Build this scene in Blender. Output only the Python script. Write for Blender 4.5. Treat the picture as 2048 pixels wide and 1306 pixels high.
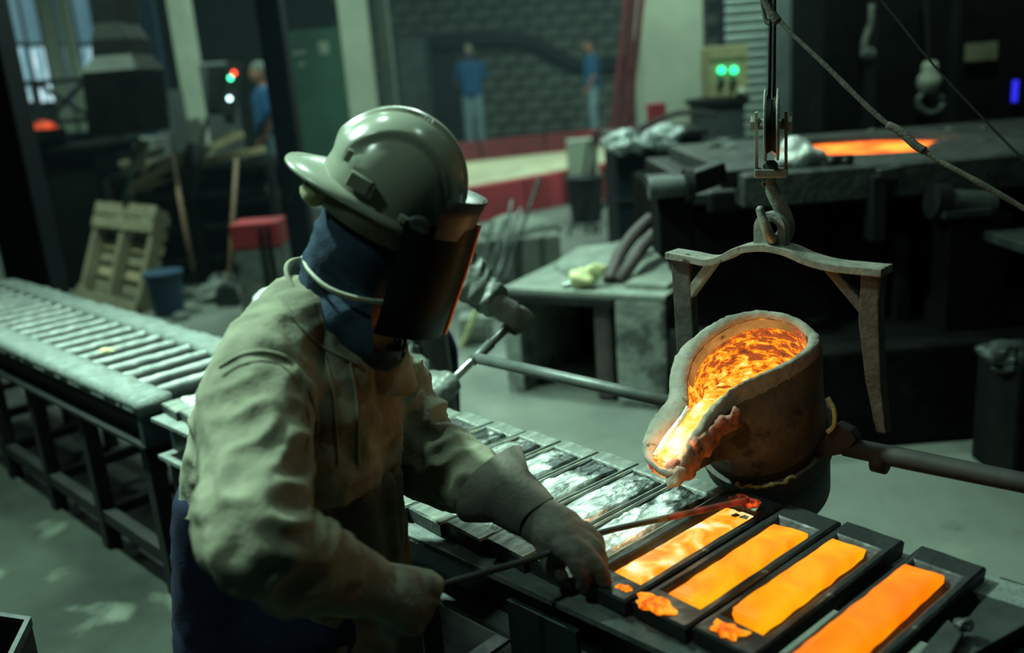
import bpy, bmesh, math, random
from mathutils import Vector, Matrix, noise
V = Vector
random.seed(7)
for o in list(bpy.data.objects): bpy.data.objects.remove(o)
scn = bpy.context.scene
col = scn.collection
# ------------------------------------------------------------------ camera
W, H, F = 2048., 1306., 1800.
ROLL = math.radians(4.46); CH = 1.65
PITCH = math.atan((653 - 150) * math.cos(ROLL) / F)
CAM = V((0, 0, CH))
FW = V((0, math.cos(PITCH), -math.sin(PITCH)))
r0 = V((1, 0, 0)); u0 = r0.cross(FW)
RT = r0 * math.cos(ROLL) - u0 * math.sin(ROLL)
UP = r0 * math.sin(ROLL) + u0 * math.cos(ROLL)
cd = bpy.data.cameras.new('camera'); cam = bpy.data.objects.new('camera', cd); col.objects.link(cam)
cam.matrix_world = Matrix(((RT.x, UP.x, -FW.x, 0), (RT.y, UP.y, -FW.y, 0), (RT.z, UP.z, -FW.z, CH), (0, 0, 0, 1)))
cd.sensor_width = 36; cd.lens = 36 * F / W
cd.clip_start = .05; cd.clip_end = 200
cd.dof.use_dof = True; cd.dof.focus_distance = 1.95; cd.dof.aperture_fstop = 1.45
scn.camera = cam
# ------------------------------------------------------------------ world, lights, exposure
wd = bpy.data.worlds.new('world'); scn.world = wd; wd.use_nodes = True
bg = wd.node_tree.nodes['Background']
bg.inputs[0].default_value = (.35, .75, .72, 1); bg.inputs[1].default_value = .008
scn.view_settings.view_transform = 'Standard'; scn.view_settings.look = 'None'
scn.view_settings.exposure = 0.25; scn.view_settings.gamma = 1
TEAL = (.66, 1.0, .80)
def area(name, loc, target, size, power, color=TEAL, sy=None, spread=None):
    l = bpy.data.lights.new(name, 'AREA'); l.energy = power; l.color = color
    l.shape = 'RECTANGLE' if sy else 'DISK'; l.size = size
    if sy: l.size_y = sy
    if spread: l.spread = spread
    o = bpy.data.objects.new(name, l); col.objects.link(o); o.location = loc
    o.rotation_euler = (V(target) - V(loc)).to_track_quat('-Z', 'Y').to_euler()
    return o
# high bay lamps under the roof, plus fill added to light the shutter
for i, (x, y, z, p, tx, ty, sp) in enumerate([(-2.6, 3.0, 5.0, 98, -.9, 2.3, 1.25), (-.3, 5.0, 5.4, 40, .0, 5.3, 1.3), (-1.9, .1, 5.0, 7, -.5, 1.8, 1.4), (-1.0, 3.6, 5.4, 26, -1.1, 3.2, 1.2),
                                     (.9, 8.4, 5.8, 75, .9, 8.4, 3.), (-4.2, 7.2, 5.6, 140, -3.3, 8.0, 2.4), (.6, 13.6, 5.4, 135, .6, 12.8, 3.), (2.6, 5.6, 5.2, 60, 2.9, 12.5, 1.9), (2.0, 1.9, 5.2, 8, 1.4, 2.6, 2.), (3.0, 9.9, 4.6, 70, 3.3, 13.4, 2.2)]):
    area('high_bay_and_fill_light', (x, y, z), (tx, ty, 0), .34, p, spread=sp)
# tall roof-light strip in the far wall: daylight that glances off the metal
area('clerestory_daylight', (.3, 13.0, 6.3), (-.2, 2.0, .8), 5.0, 150, (.72, 1.0, .90), 1.1)
# molten metal light in the ladle and on the moulds
def point(name, loc, power, color, r):
    l = bpy.data.lights.new(name, 'POINT'); l.energy = power; l.color = color; l.shadow_soft_size = r
    o = bpy.data.objects.new(name, l); col.objects.link(o); o.location = loc
    return o

# ------------------------------------------------------------------ pixel -> place helpers
S2 = math.sqrt(2)
def ray(x, y): return FW + RT * ((x - W / 2) / F) - UP * ((y - H / 2) / F)
def onp(x, y, p, n):
    d = ray(x, y); return CAM + d * ((V(p) - CAM).dot(V(n)) / d.dot(V(n)))
def atz(x, y, z): return onp(x, y, (0, 0, z), (0, 0, 1))
def aty(x, y, Y): return onp(x, y, (0, Y, 0), (0, 1, 0))
def T(u, v, z): return V(((u + v) / S2, (v - u) / S2, z))
def uv(p): return (p.x - p.y) / S2, (p.x + p.y) / S2
UD = V((1 / S2, -1 / S2, 0)); VD = V((1 / S2, 1 / S2, 0)); ZD = V((0, 0, 1))
def atv(x, y, v): return onp(x, y, VD * v, VD)
def atu(x, y, u): return onp(x, y, UD * u, UD)

# ------------------------------------------------------------------ materials
def mat(name, c1, c2=None, rough=.7, metal=0., scale=8., detail=6., bump=.3, bscale=None, bdist=.004, spots=None, stretch=None, rvar=0., spec=.5):
    m = bpy.data.materials.new(name); m.use_nodes = True
    nt = m.node_tree; N = nt.nodes; L = nt.links; b = N['Principled BSDF']
    b.inputs['Roughness'].default_value = rough; b.inputs['Metallic'].default_value = metal
    b.inputs['Specular IOR Level'].default_value = spec
    tc = N.new('ShaderNodeTexCoord'); mp = N.new('ShaderNodeMapping'); L.new(tc.outputs['Object'], mp.inputs[0])
    if stretch: mp.inputs['Scale'].default_value = stretch
    n1 = N.new('ShaderNodeTexNoise'); n1.inputs['Scale'].default_value = scale; n1.inputs['Detail'].default_value = detail
    n1.inputs['Roughness'].default_value = .62
    L.new(mp.outputs[0], n1.inputs['Vector'])
    cr = N.new('ShaderNodeValToRGB'); L.new(n1.outputs['Fac'], cr.inputs[0])
    c2 = c2 or tuple(c * .6 for c in c1)
    cr.color_ramp.elements[0].position = .33; cr.color_ramp.elements[1].position = .67
    cr.color_ramp.elements[0].color = (*c2, 1); cr.color_ramp.elements[1].color = (*c1, 1)
    out = cr.outputs[0]
    if spots:
        c3, sc, th = spots
        n3 = N.new('ShaderNodeTexNoise'); n3.inputs['Scale'].default_value = sc; n3.inputs['Detail'].default_value = 5
        L.new(mp.outputs[0], n3.inputs['Vector'])
        r3 = N.new('ShaderNodeValToRGB'); r3.color_ramp.elements[0].position = th; r3.color_ramp.elements[1].position = th + .07
        L.new(n3.outputs['Fac'], r3.inputs[0])
        mx = N.new('ShaderNodeMix'); mx.data_type = 'RGBA'; L.new(r3.outputs[0], mx.inputs[0]); L.new(out, mx.inputs[6]); mx.inputs[7].default_value = (*c3, 1)
        out = mx.outputs[2]
    L.new(out, b.inputs['Base Color'])
    if rvar:
        mr = N.new('ShaderNodeMapRange'); L.new(n1.outputs['Fac'], mr.inputs[0])
        mr.inputs[1].default_value = .3; mr.inputs[2].default_value = .7
        mr.inputs[3].default_value = rough + rvar; mr.inputs[4].default_value = max(.05, rough - rvar); L.new(mr.outputs[0], b.inputs['Roughness'])
    if bump:
        n2 = N.new('ShaderNodeTexNoise'); n2.inputs['Scale'].default_value = bscale or scale * 5; n2.inputs['Detail'].default_value = 5
        L.new(mp.outputs[0], n2.inputs['Vector'])
        bp = N.new('ShaderNodeBump'); bp.inputs['Strength'].default_value = bump; bp.inputs['Distance'].default_value = bdist
        L.new(n2.outputs['Fac'], bp.inputs['Height']); L.new(bp.outputs[0], b.inputs['Normal'])
    return m
def emis(name, stops, strength, scale=10, detail=6, rough=.6, dist=0., stretch=None):
    m = bpy.data.materials.new(name); m.use_nodes = True
    nt = m.node_tree; N = nt.nodes; L = nt.links; b = N['Principled BSDF']
    b.inputs['Base Color'].default_value = (.03, .02, .015, 1); b.inputs['Roughness'].default_value = rough; b.inputs['Specular IOR Level'].default_value = .12
    tc = N.new('ShaderNodeTexCoord'); mp = N.new('ShaderNodeMapping'); L.new(tc.outputs['Object'], mp.inputs[0])
    if stretch: mp.inputs['Scale'].default_value = stretch
    n1 = N.new('ShaderNodeTexNoise'); n1.inputs['Scale'].default_value = scale; n1.inputs['Detail'].default_value = detail; n1.inputs['Distortion'].default_value = dist
    L.new(mp.outputs[0], n1.inputs['Vector'])
    cr = N.new('ShaderNodeValToRGB'); L.new(n1.outputs['Fac'], cr.inputs[0])
    e = cr.color_ramp.elements
    e[0].position = stops[0][0]; e[0].color = (*stops[0][1], 1)
    e[1].position = stops[-1][0]; e[1].color = (*stops[-1][1], 1)
    for p, c in stops[1:-1]:
        x = e.new(p); x.color = (*c, 1)
    L.new(cr.outputs[0], b.inputs['Emission Color']); b.inputs['Emission Strength'].default_value = strength
    return m
M = {}
M['floor'] = mat('dusty_concrete', (.155, .178, .150), (.062, .076, .066), .75, 0, .9, 9, .5, 14, .01, spots=((.06, .07, .06), 1.7, .62), rvar=.15)
M['slab'] = mat('worn_slab', (.16, .18, .155), (.09, .105, .09), .8, 0, 2.2, 8, .4, 18, .006)
M['block'] = mat('grey_block', (.15, .17, .14), (.05, .062, .053), .9, 0, 3, 6, .5, 30, .01)
M['mortar'] = mat('dark_mortar', (.03, .036, .033), (.015, .02, .018), .95, 0, 5)
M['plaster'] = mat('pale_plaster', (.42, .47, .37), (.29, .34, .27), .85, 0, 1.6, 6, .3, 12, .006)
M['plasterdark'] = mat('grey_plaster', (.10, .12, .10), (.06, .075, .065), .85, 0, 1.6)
M['red'] = mat('red_paint', (.42, .035, .05), (.26, .025, .035), .65, 0, 3, 6, .3, 20, .004)
M['redsteel'] = mat('red_steel', (.20, .015, .025), (.10, .01, .015), .6, 0, 3)
M['sand'] = mat('pale_sand', (.55, .53, .36), (.36, .36, .25), .95, 0, 3, 8, .6, 25, .02)
M['black'] = mat('black_steel', (.011, .013, .013), (.005, .006, .006), .6, .0, 6, 5, .3, 30, .003, spec=.3)
M['blacksoot'] = mat('sooty_steel', (.009, .010, .0095), (.003, .0035, .0035), .9, 0, 4, 7, .5, 18, .012, spots=((.022, .027, .026), 6, .72), spec=.06)
M['steel'] = mat('dusty_steel', (.075, .09, .085), (.022, .028, .028), .5, .5, 9, 7, .4, 40, .003, rvar=.15)
M['blue_steel'] = mat('blue_grey_steel', (.035, .06, .07), (.018, .03, .038), .45, .5, 12, 6, .2, 60, .002)
M['tabledust'] = mat('ash_dusted_iron', (.30, .35, .32), (.15, .185, .175), .55, .15, 26, 8, .8, 90, .004, rvar=.2)
M['iron'] = mat('cast_iron_mould', (.26, .30, .26), (.09, .11, .10), .5, .25, 20, 8, .8, 80, .003, rvar=.15, spots=((.36, .36, .25), 22, .62), stretch=(2, .5, 1))
M['hotiron'] = mat('dark_cast_iron', (.034, .041, .041), (.013, .016, .018), .5, .35, 16, 8, .6, 60, .003, rvar=.15, spots=((.12, .14, .125), 26, .66))
M['silver'] = mat('skinned_aluminium', (.86, .94, .88), (.13, .16, .155), .36, .7, 15, 9, .9, 34, .007, rvar=.2, stretch=(1.6, .7, 1))
M['suede'] = mat('dusty_suede', (.28, .295, .215), (.14, .15, .108), .92, 0, 7.5, 8, .45, 120, .003, spots=((.075, .08, .06), 4.5, .61), spec=.2)
M['apron'] = mat('dark_suede', (.15, .155, .105), (.075, .08, .055), .92, 0, 5, 8, .4, 90, .003, stretch=(1, 1, .3), spec=.2)
M['glove'] = mat('grey_leather', (.17, .165, .14), (.08, .08, .07), .85, 0, 11, 8, .5, 110, .003, spots=((.05, .05, .045), 8, .62), spec=.25)
M['glove2'] = mat('pale_leather', (.30, .32, .25), (.16, .17, .13), .85, 0, 14, 8, .5, 110, .003, spots=((.08, .08, .07), 9, .62), spec=.25)
M['navy'] = mat('navy_cloth', (.008, .015, .042), (.004, .008, .024), .9, 0, 12, 5, .4, 200, .002, spec=.2)
M['hood'] = mat('blue_hood_cloth', (.030, .056, .092), (.015, .028, .05), .9, 0, 9, 5, .4, 160, .003, spec=.2)
M['maskblue'] = mat('teal_mask_cloth', (.012, .05, .10), (.008, .03, .07), .8, 0, 9)
M['skin'] = mat('skin', (.30, .15, .09), (.22, .10, .06), .6, 0, 12, 3, .1)
M['helmet'] = mat('grey_hard_hat', (.33, .365, .29), (.29, .325, .26), .22, 0, 5, 4, .03, 40, .001)
M['helmetdark'] = mat('grey_bracket', (.055, .065, .058), (.035, .042, .04), .45, 0, 9)
M['band'] = mat('grey_headband', (.16, .17, .13), (.10, .105, .085), .8, 0, 20)
M['foam'] = mat('yellowed_foam', (.35, .36, .20), (.22, .23, .13), .9, 0, 22)
M['strap'] = mat('cream_elastic', (.55, .58, .46), (.45, .48, .38), .8, 0, 40)
M['glow_line'] = mat('orange_glow_reflection', (1., .30, .07), (.85, .2, .05), .3, .2, 12)
M['wood'] = mat('grey_pallet_wood', (.25, .23, .14), (.14, .13, .085), .85, 0, 8, 7, .4, 50, .003, stretch=(1, 1, 4))
M['fresh'] = mat('fresh_timber', (.44, .38, .22), (.28, .24, .14), .85, 0, 8, 6, .3, 40, .003)
M['handle'] = mat('brown_handle', (.22, .14, .075), (.14, .09, .05), .7, 0, 12)
M['bluebin'] = mat('blue_plastic', (.018, .06, .12), (.012, .035, .07), .5, 0, 6)
M['shirt'] = mat('blue_shirt', (.012, .09, .22), (.008, .06, .15), .9, 0, 6)
M['jeans'] = mat('faded_jeans', (.20, .29, .33), (.10, .15, .19), .9, 0, 9)
M['hair'] = mat('dark_hair', (.012, .012, .012), None, .7)
M['cap'] = mat('grey_cap', (.22, .25, .23), None, .9)
M['drum'] = mat('grey_drum', (.11, .135, .13), (.07, .085, .085), .45, .4, 5)
M['beige'] = mat('beige_box', (.40, .38, .20), (.28, .27, .15), .6, 0, 5)
M['shutter'] = mat('shutter_steel', (.34, .41, .38), (.24, .30, .28), .45, .2, 4)
M['green'] = mat('green_board', (.02, .10, .06), (.012, .05, .035), .6, 0, 2)
M['paper'] = mat('pale_paper', (.30, .36, .30), None, .9)
M['foil'] = mat('crumpled_foil', (.75, .85, .83), (.3, .36, .36), .3, .85, 30, 6, 1., 40, .02)
M['clay'] = mat('refractory_clay', (.27, .265, .22), (.13, .125, .10), .85, 0, 16, 9, .8, 70, .005, spots=((.045, .04, .03), 30, .64))
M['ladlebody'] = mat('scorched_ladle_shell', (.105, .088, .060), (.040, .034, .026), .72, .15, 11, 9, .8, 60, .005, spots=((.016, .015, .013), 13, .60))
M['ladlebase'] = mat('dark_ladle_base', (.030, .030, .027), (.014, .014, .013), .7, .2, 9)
M['bail'] = mat('rusted_pale_steel', (.26, .27, .225), (.12, .125, .105), .6, .35, 30, 8, .7, 120, .002, spots=((.05, .04, .03), 26, .62))
M['baildark'] = mat('charred_steel', (.075, .072, .058), (.03, .028, .023), .65, .35, 24, 8, .7, 90, .003)
M['pale_iron'] = mat('pale_worn_steel', (.34, .36, .31), (.20, .215, .185), .5, .45, 24, 7, .5, 120, .002)
M['gasket'] = mat('yellow_rope_seal', (.50, .50, .20), (.26, .26, .12), .9, 0, 50, 6, 1, 120, .004)
M['tube'] = mat('dusty_pipe', (.13, .15, .14), (.06, .072, .07), .5, .4, 14, 7, .4, 60, .003)
M['brightpipe'] = mat('polished_pipe', (.45, .52, .50), (.3, .35, .34), .25, .9, 14)
M['rope'] = mat('dirty_cable', (.10, .10, .075), (.045, .045, .035), .85, 0, 40, 6, .6, 160, .004)
M['wire'] = mat('black_wire_rope', (.02, .022, .02), None, .5, .5, 80)
M['hose'] = mat('brown_rubber_hose', (.065, .050, .048), (.035, .028, .028), .6, 0, 14)
M['dust'] = mat('grey_dust', (.24, .28, .24), (.14, .165, .145), .95, 0, 9, 8, .8, 60, .01)
M['lump'] = mat('yellow_slag', (.75, .78, .42), (.4, .42, .2), .8, 0, 22)
M['crust'] = mat('white_metal_crust', (.80, .86, .80), (.5, .56, .53), .5, .3, 20, 8, .9, 50, .01)
M['bluesteel2'] = mat('dark_blue_box', (.005, .012, .018), (.003, .007, .011), .7, 0, 5, spec=.2)
M['rock'] = mat('ash_block', (.22, .25, .22), (.12, .14, .125), .95, 0, 8, 6, .8, 24, .015, spots=((.06, .068, .06), 4.5, .56))
M['white'] = mat('white_plastic', (.7, .78, .75), None, .5)
M['cobalt'] = mat('cobalt_plastic', (.02, .12, .45), None, .5)
gl = bpy.data.materials.new('dark_visor_glass'); gl.use_nodes = True
b = gl.node_tree.nodes['Principled BSDF']; b.inputs['Base Color'].default_value = (.004, .016, .011, 1); b.inputs['Roughness'].default_value = .42; b.inputs['Specular IOR Level'].default_value = .2
b.inputs['Transmission Weight'].default_value = .15; b.inputs['IOR'].default_value = 1.2
M['glass'] = gl
O1, O2, O3 = (1, .12, .004), (1, .25, .006), (1, .42, .03)
M['ingot_a'] = emis('white_hot_metal', [(.38, O2), (.47, O3), (.56, (1, .66, .22)), (.68, (1, .9, .7))], 1.08, 16, 5, .35, .8)
M['ingot_b'] = emis('yellow_hot_metal', [(.36, (1, .24, .002)), (.5, (1, .34, .004)), (.62, (1, .44, .008)), (.72, (1, .55, .05))], 1.05, 9, 4, .35, 1.)
M['ingot_c'] = emis('amber_hot_metal', [(.36, (1, .25, .002)), (.5, (1, .35, .003)), (.64, (1, .42, .006))], 1.05, 8, 3, .35, .6)
M['ingot_d'] = emis('orange_hot_metal', [(.36, (1, .17, .001)), (.5, (1, .22, .001)), (.66, (1, .29, .003))], 1.05, 8, 3, .35, .6)
M['dross'] = emis('glowing_dross', [(.34, (.3, .02, .002)), (.43, (1, .16, .003)), (.55, (1, .32, .008)), (.68, (1, .5, .05))], 1.0, 40, 6, .7, .6)
M['ember'] = emis('cooling_dross', [(.42, (.02, .006, .004)), (.52, (.35, .02, .004)), (.62, (1, .12, .01))], .8, 45, 6, .7)
M['lining'] = emis('glowing_lining', [(.34, (.05, .012, .006)), (.41, (.33, .03, .006)), (.48, (.85, .10, .008)), (.56, (1, .23, .012)), (.68, (1, .52, .05))], 1.25, 17, 12, .8, .35, (1, 1, 2.2))
def lining_mat(ctr, q, nn):
    m = bpy.data.materials.new('glowing_lining'); m.use_nodes = True
    nt = m.node_tree; N = nt.nodes; L = nt.links; b = N['Principled BSDF']; b.inputs['Base Color'].default_value = (.03, .015, .01, 1); b.inputs['Roughness'].default_value = .85
    tc = N.new('ShaderNodeTexCoord'); sub = N.new('ShaderNodeVectorMath'); sub.operation = 'SUBTRACT'; L.new(tc.outputs['Object'], sub.inputs[0]); sub.inputs[1].default_value = ctr
    def dot(v, k):
        d = N.new('ShaderNodeVectorMath'); d.operation = 'DOT_PRODUCT'; L.new(sub.outputs[0], d.inputs[0]); d.inputs[1].default_value = tuple(c * k for c in v); return d.outputs['Value']
    n1 = N.new('ShaderNodeTexNoise'); n1.inputs['Scale'].default_value = 36; n1.inputs['Detail'].default_value = 12; n1.inputs['Roughness'].default_value = .7; n1.inputs['Distortion'].default_value = .4
    mp = N.new('ShaderNodeMapping'); L.new(tc.outputs['Object'], mp.inputs[0]); mp.inputs['Scale'].default_value = (1, 1, 1.9); L.new(mp.outputs[0], n1.inputs['Vector'])
    def add(a, b_):
        x = N.new('ShaderNodeMath'); x.operation = 'ADD'; L.new(a, x.inputs[0])
        if isinstance(b_, float): x.inputs[1].default_value = b_
        else: L.new(b_, x.inputs[1])
        return x.outputs[0]
    nm_ = N.new('ShaderNodeMath'); nm_.operation = 'MULTIPLY'; L.new(n1.outputs['Fac'], nm_.inputs[0]); nm_.inputs[1].default_value = 1.7
    v = add(add(add(nm_.outputs[0], dot(q, .75)), dot(nn, -1.1)), -.425)
    cr = N.new('ShaderNodeValToRGB'); L.new(v, cr.inputs[0]); e = cr.color_ramp.elements
    e[0].position = .26; e[0].color = (.10, .02, .008, 1); e[1].position = .86; e[1].color = (1, .92, .6, 1)
    for p, c in ((.34, (.42, .07, .02)), (.40, (.10, .014, .004)), (.46, (.75, .12, .006)), (.53, (1, .28, .008)), (.62, (1, .42, .015)), (.72, (1, .68, .12))):
        x = e.new(p); x.color = (*c, 1)
    L.new(cr.outputs[0], b.inputs['Emission Color']); b.inputs['Emission Strength'].default_value = 1.05
    bp = N.new('ShaderNodeBump'); bp.inputs['Strength'].default_value = .8; bp.inputs['Distance'].default_value = .004; L.new(n1.outputs['Fac'], bp.inputs['Height']); L.new(bp.outputs[0], b.inputs['Normal'])
    return m
M['melt'] = emis('molten_bath', [(.34, (.22, .03, .006)), (.41, (1, .24, .01)), (.50, (1, .5, .05)), (.62, (1, .85, .35))], 1.15, 30, 10, .5, .5)
M['stream'] = emis('white_hot_stream', [(.38, (1, .46, .03)), (.48, (1, .60, .08)), (.56, (1, .85, .4)), (.66, (1, 1, .8))], 1.15, 22, 5, .5, .3)
M['furntop'] = mat('crusted_furnace_top', (.065, .075, .068), (.016, .02, .019), .75, .1, 8, 8, .9, 30, .01, spots=((.17, .19, .165), 13, .66))
M['furnglow'] = emis('furnace_glow', [(.35, (.25, .02, .004)), (.5, (.9, .12, .01)), (.65, (1, .32, .03))], 1.9, 5, 6)
M['farglow'] = emis('far_furnace_glow', [(.35, (.10, .008, .004)), (.5, (.6, .05, .01)), (.68, (1, .16, .02))], 1.2, 5, 4)
def lamp(name, c, s):
    m = emis(name, [(.3, c), (.7, c)], s); return m
M['ledgreen'] = lamp('green_lamp', (.02, 1, .35), 3.0); M['ledgreen2'] = lamp('bright_green_lamp', (.05, 1, .45), 5.0)
M['ledred'] = lamp('red_lamp', (1, .06, .02), 5.0)
M['ledwhite'] = lamp('white_lamp', (.6, .95, 1), 5.0); M['ledblue'] = lamp('blue_lamp', (.03, .03, 1), .8)
M['day1'] = emis('hazy_window', [(.35, (.035, .10, .13)), (.65, (.09, .18, .20))], 1., 1.1, 4, stretch=(3, 1, .5))
M['day2'] = emis('bright_window', [(.40, (.06, .14, .17)), (.52, (.22, .40, .45)), (.64, (.65, .90, .95))], 1.1, 1.6, 5, stretch=(4, 1, .7))

def dust_top_shade_sides(m, col_, lo, hi):  # dusty tops; bare iron sides darkened in colour for the gaps' shade
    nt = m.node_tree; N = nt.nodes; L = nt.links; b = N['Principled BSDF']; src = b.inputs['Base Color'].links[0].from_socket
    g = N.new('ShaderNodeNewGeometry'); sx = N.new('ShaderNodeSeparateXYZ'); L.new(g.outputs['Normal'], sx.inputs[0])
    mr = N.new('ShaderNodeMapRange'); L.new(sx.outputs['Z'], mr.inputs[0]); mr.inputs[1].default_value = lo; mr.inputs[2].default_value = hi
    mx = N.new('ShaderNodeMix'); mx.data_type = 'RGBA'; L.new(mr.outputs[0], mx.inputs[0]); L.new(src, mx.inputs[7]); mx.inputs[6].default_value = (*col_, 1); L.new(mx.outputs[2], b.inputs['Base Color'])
M['raildust'] = mat('ash_grey_rail', (.17, .205, .19), (.085, .105, .098), .7, .05, 22, 8, .8, 90, .005, rvar=.15)
M['bardust'] = mat('ash_dusted_bar', (.42, .48, .44), (.20, .24, .225), .5, .2, 26, 8, .8, 90, .004, rvar=.2)
dust_top_shade_sides(M['bardust'], (.018, .022, .021), .55, .95)
dust_top_shade_sides(M['tabledust'], (.045, .055, .052), .5, .9); dust_top_shade_sides(M['iron'], (.04, .048, .046), .5, .9)
# ------------------------------------------------------------------ object helpers
def setp(o, label=None, cat=None, group=None, kind=None):
    if label: o['label'] = label
    if cat: o['category'] = cat
    if group: o['group'] = group
    if kind: o['kind'] = kind
    return o
ORG = {}
def root(name, loc, label, cat, group=None):
    o = bpy.data.objects.new(name, None); col.objects.link(o); o.location = loc; o.empty_display_size = .1
    return setp(o, label, cat, group)
def origin(o):
    p = V((0, 0, 0))
    while o: p += V(o.location); o = o.parent
    return p
class MB:
    def __init__(s): s.v = []; s.f = []
    def add(s, vs, fs):
        n = len(s.v); s.v += [V(v) for v in vs]; s.f += [tuple(i + n for i in f) for f in fs]; return s
    def hexa(s, p):
        return s.add(p, [(0, 3, 2, 1), (4, 5, 6, 7), (0, 1, 5, 4), (1, 2, 6, 5), (2, 3, 7, 6), (3, 0, 4, 7)])
    def box(s, c, sz, X=V((1, 0, 0)), Y=V((0, 1, 0)), Z=V((0, 0, 1))):
        c = V(c); X = V(X).normalized() * sz[0] / 2; Y = V(Y).normalized() * sz[1] / 2; Z = V(Z).normalized() * sz[2] / 2
        return s.hexa([c - X - Y - Z, c + X - Y - Z, c + X + Y - Z, c - X + Y - Z, c - X - Y + Z, c + X - Y + Z, c + X + Y + Z, c - X + Y + Z])
    def bar(s, a, b, w, h, up=ZD):
        a, b = V(a), V(b); d = (b - a); n = d.normalized(); side = n.cross(V(up))
        if side.length < 1e-3: side = n.cross(V((0, 1, 0)))
        side.normalize(); u = side.cross(n)
        return s.box((a + b) / 2, (w, d.length, h), side, n, u)
    def tube(s, pts, r, seg=12, cap=True, flat=1.):
        pts = [V(p) for p in pts]; n = len(pts)
        rs = r if isinstance(r, (list, tuple)) else [r] * n
        t0 = (pts[1] - pts[0]).normalized(); x = t0.orthogonal().normalized(); rings = []
        for i, p in enumerate(pts):
            t = (pts[min(i + 1, n - 1)] - pts[max(i - 1, 0)]).normalized()
            x = (x - t * x.dot(t)).normalized(); y = t.cross(x)
            rings.append([p + x * math.cos(2 * math.pi * k / seg) * rs[i] + y * math.sin(2 * math.pi * k / seg) * rs[i] * flat for k in range(seg)])
        return s.loft(rings, cap, cap)
    def loft(s, rings, cap0=True, cap1=True, closed=True):
        m = len(rings[0]); vs = [p for r in rings for p in r]; fs = []
        for i in range(len(rings) - 1):
            for k in range(m if closed else m - 1):
                a = i * m + k; b_ = i * m + (k + 1) % m; fs.append((a, b_, b_ + m, a + m))
        if cap0: fs.append(tuple(reversed(range(m))))
        if cap1: fs.append(tuple(range((len(rings) - 1) * m, len(rings) * m)))
        return s.add(vs, fs)
    def lathe(s, c, prof, seg=24, axis=ZD, cap=True):
        axis = V(axis).normalized(); x = axis.orthogonal().normalized(); y = axis.cross(x); c = V(c)
        return s.loft([[c + axis * h + (x * math.cos(2 * math.pi * k / seg) + y * math.sin(2 * math.pi * k / seg)) * max(r, 1e-4) for k in range(seg)] for r, h in prof], cap, cap)
    def prism(s, pts, ext):
        pts = [V(p) for p in pts]; e = V(ext); n = len(pts)
        vs = pts + [p + e for p in pts]
        fs = [tuple(range(n)), tuple(reversed(range(n, 2 * n)))] + [(i, i + n, (i + 1) % n + n, (i + 1) % n) for i in range(n)]
        return s.add(vs, fs)
    def ball(s, c, r, X=V((1, 0, 0)), Y=V((0, 1, 0)), Z=V((0, 0, 1)), nu=16, nv=10):
        c = V(c); r = (r, r, r) if isinstance(r, (int, float)) else r
        rings = []
        for j in range(nv + 1):
            a = math.pi * j / nv - math.pi / 2; a = max(-1.55, min(1.55, a))
            rings.append([c + V(X) * (math.cos(2 * math.pi * k / nu) * math.cos(a) * r[0]) + V(Y) * (math.sin(2 * math.pi * k / nu) * math.cos(a) * r[1]) + V(Z) * (math.sin(a) * r[2]) for k in range(nu)])
        return s.loft(rings)
    def caps(s, a, ra, b_, rb, seg=12, flat=1.):
        a, b_ = V(a), V(b_); d = (b_ - a).normalized()
        pts = [a - d * ra * .95, a - d * ra * .6, a, b_, b_ + d * rb * .6, b_ + d * rb * .95]
        return s.tube(pts, [ra * .3, ra * .8, ra, rb, rb * .8, rb * .3], seg, True, flat)
    def build(s, name, m, parent=None, smooth=False, bevel=0., sub=0, loc=None, **kw):
        me = bpy.data.meshes.new(name)
        if parent is not None: o0 = origin(parent)
        elif loc is not None: o0 = V(loc)
        else:
            xs = [p.x for p in s.v]; ys = [p.y for p in s.v]; zs = [p.z for p in s.v]
            o0 = V(((min(xs) + max(xs)) / 2, (min(ys) + max(ys)) / 2, min(zs)))
        me.from_pydata([p - o0 for p in s.v], [], s.f); me.update()
        bm = bmesh.new(); bm.from_mesh(me)
        bmesh.ops.recalc_face_normals(bm, faces=bm.faces)
        if bevel: bmesh.ops.bevel(bm, geom=[e for e in bm.edges if len(e.link_faces) == 2 and e.calc_face_angle(0) > .5], offset=bevel, segments=2, affect='EDGES', profile=.6)
        bm.to_mesh(me); bm.free()
        if smooth:
            for p in me.polygons: p.use_smooth = True
        o = bpy.data.objects.new(name, me); col.objects.link(o)
        if parent is not None: o.parent = parent
        else: o.location = o0
        me.materials.append(m if not isinstance(m, str) else M[m])
        if sub:
            sm = o.modifiers.new('s', 'SUBSURF'); sm.levels = sub; sm.render_levels = sub
        return setp(o, **kw)
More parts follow.
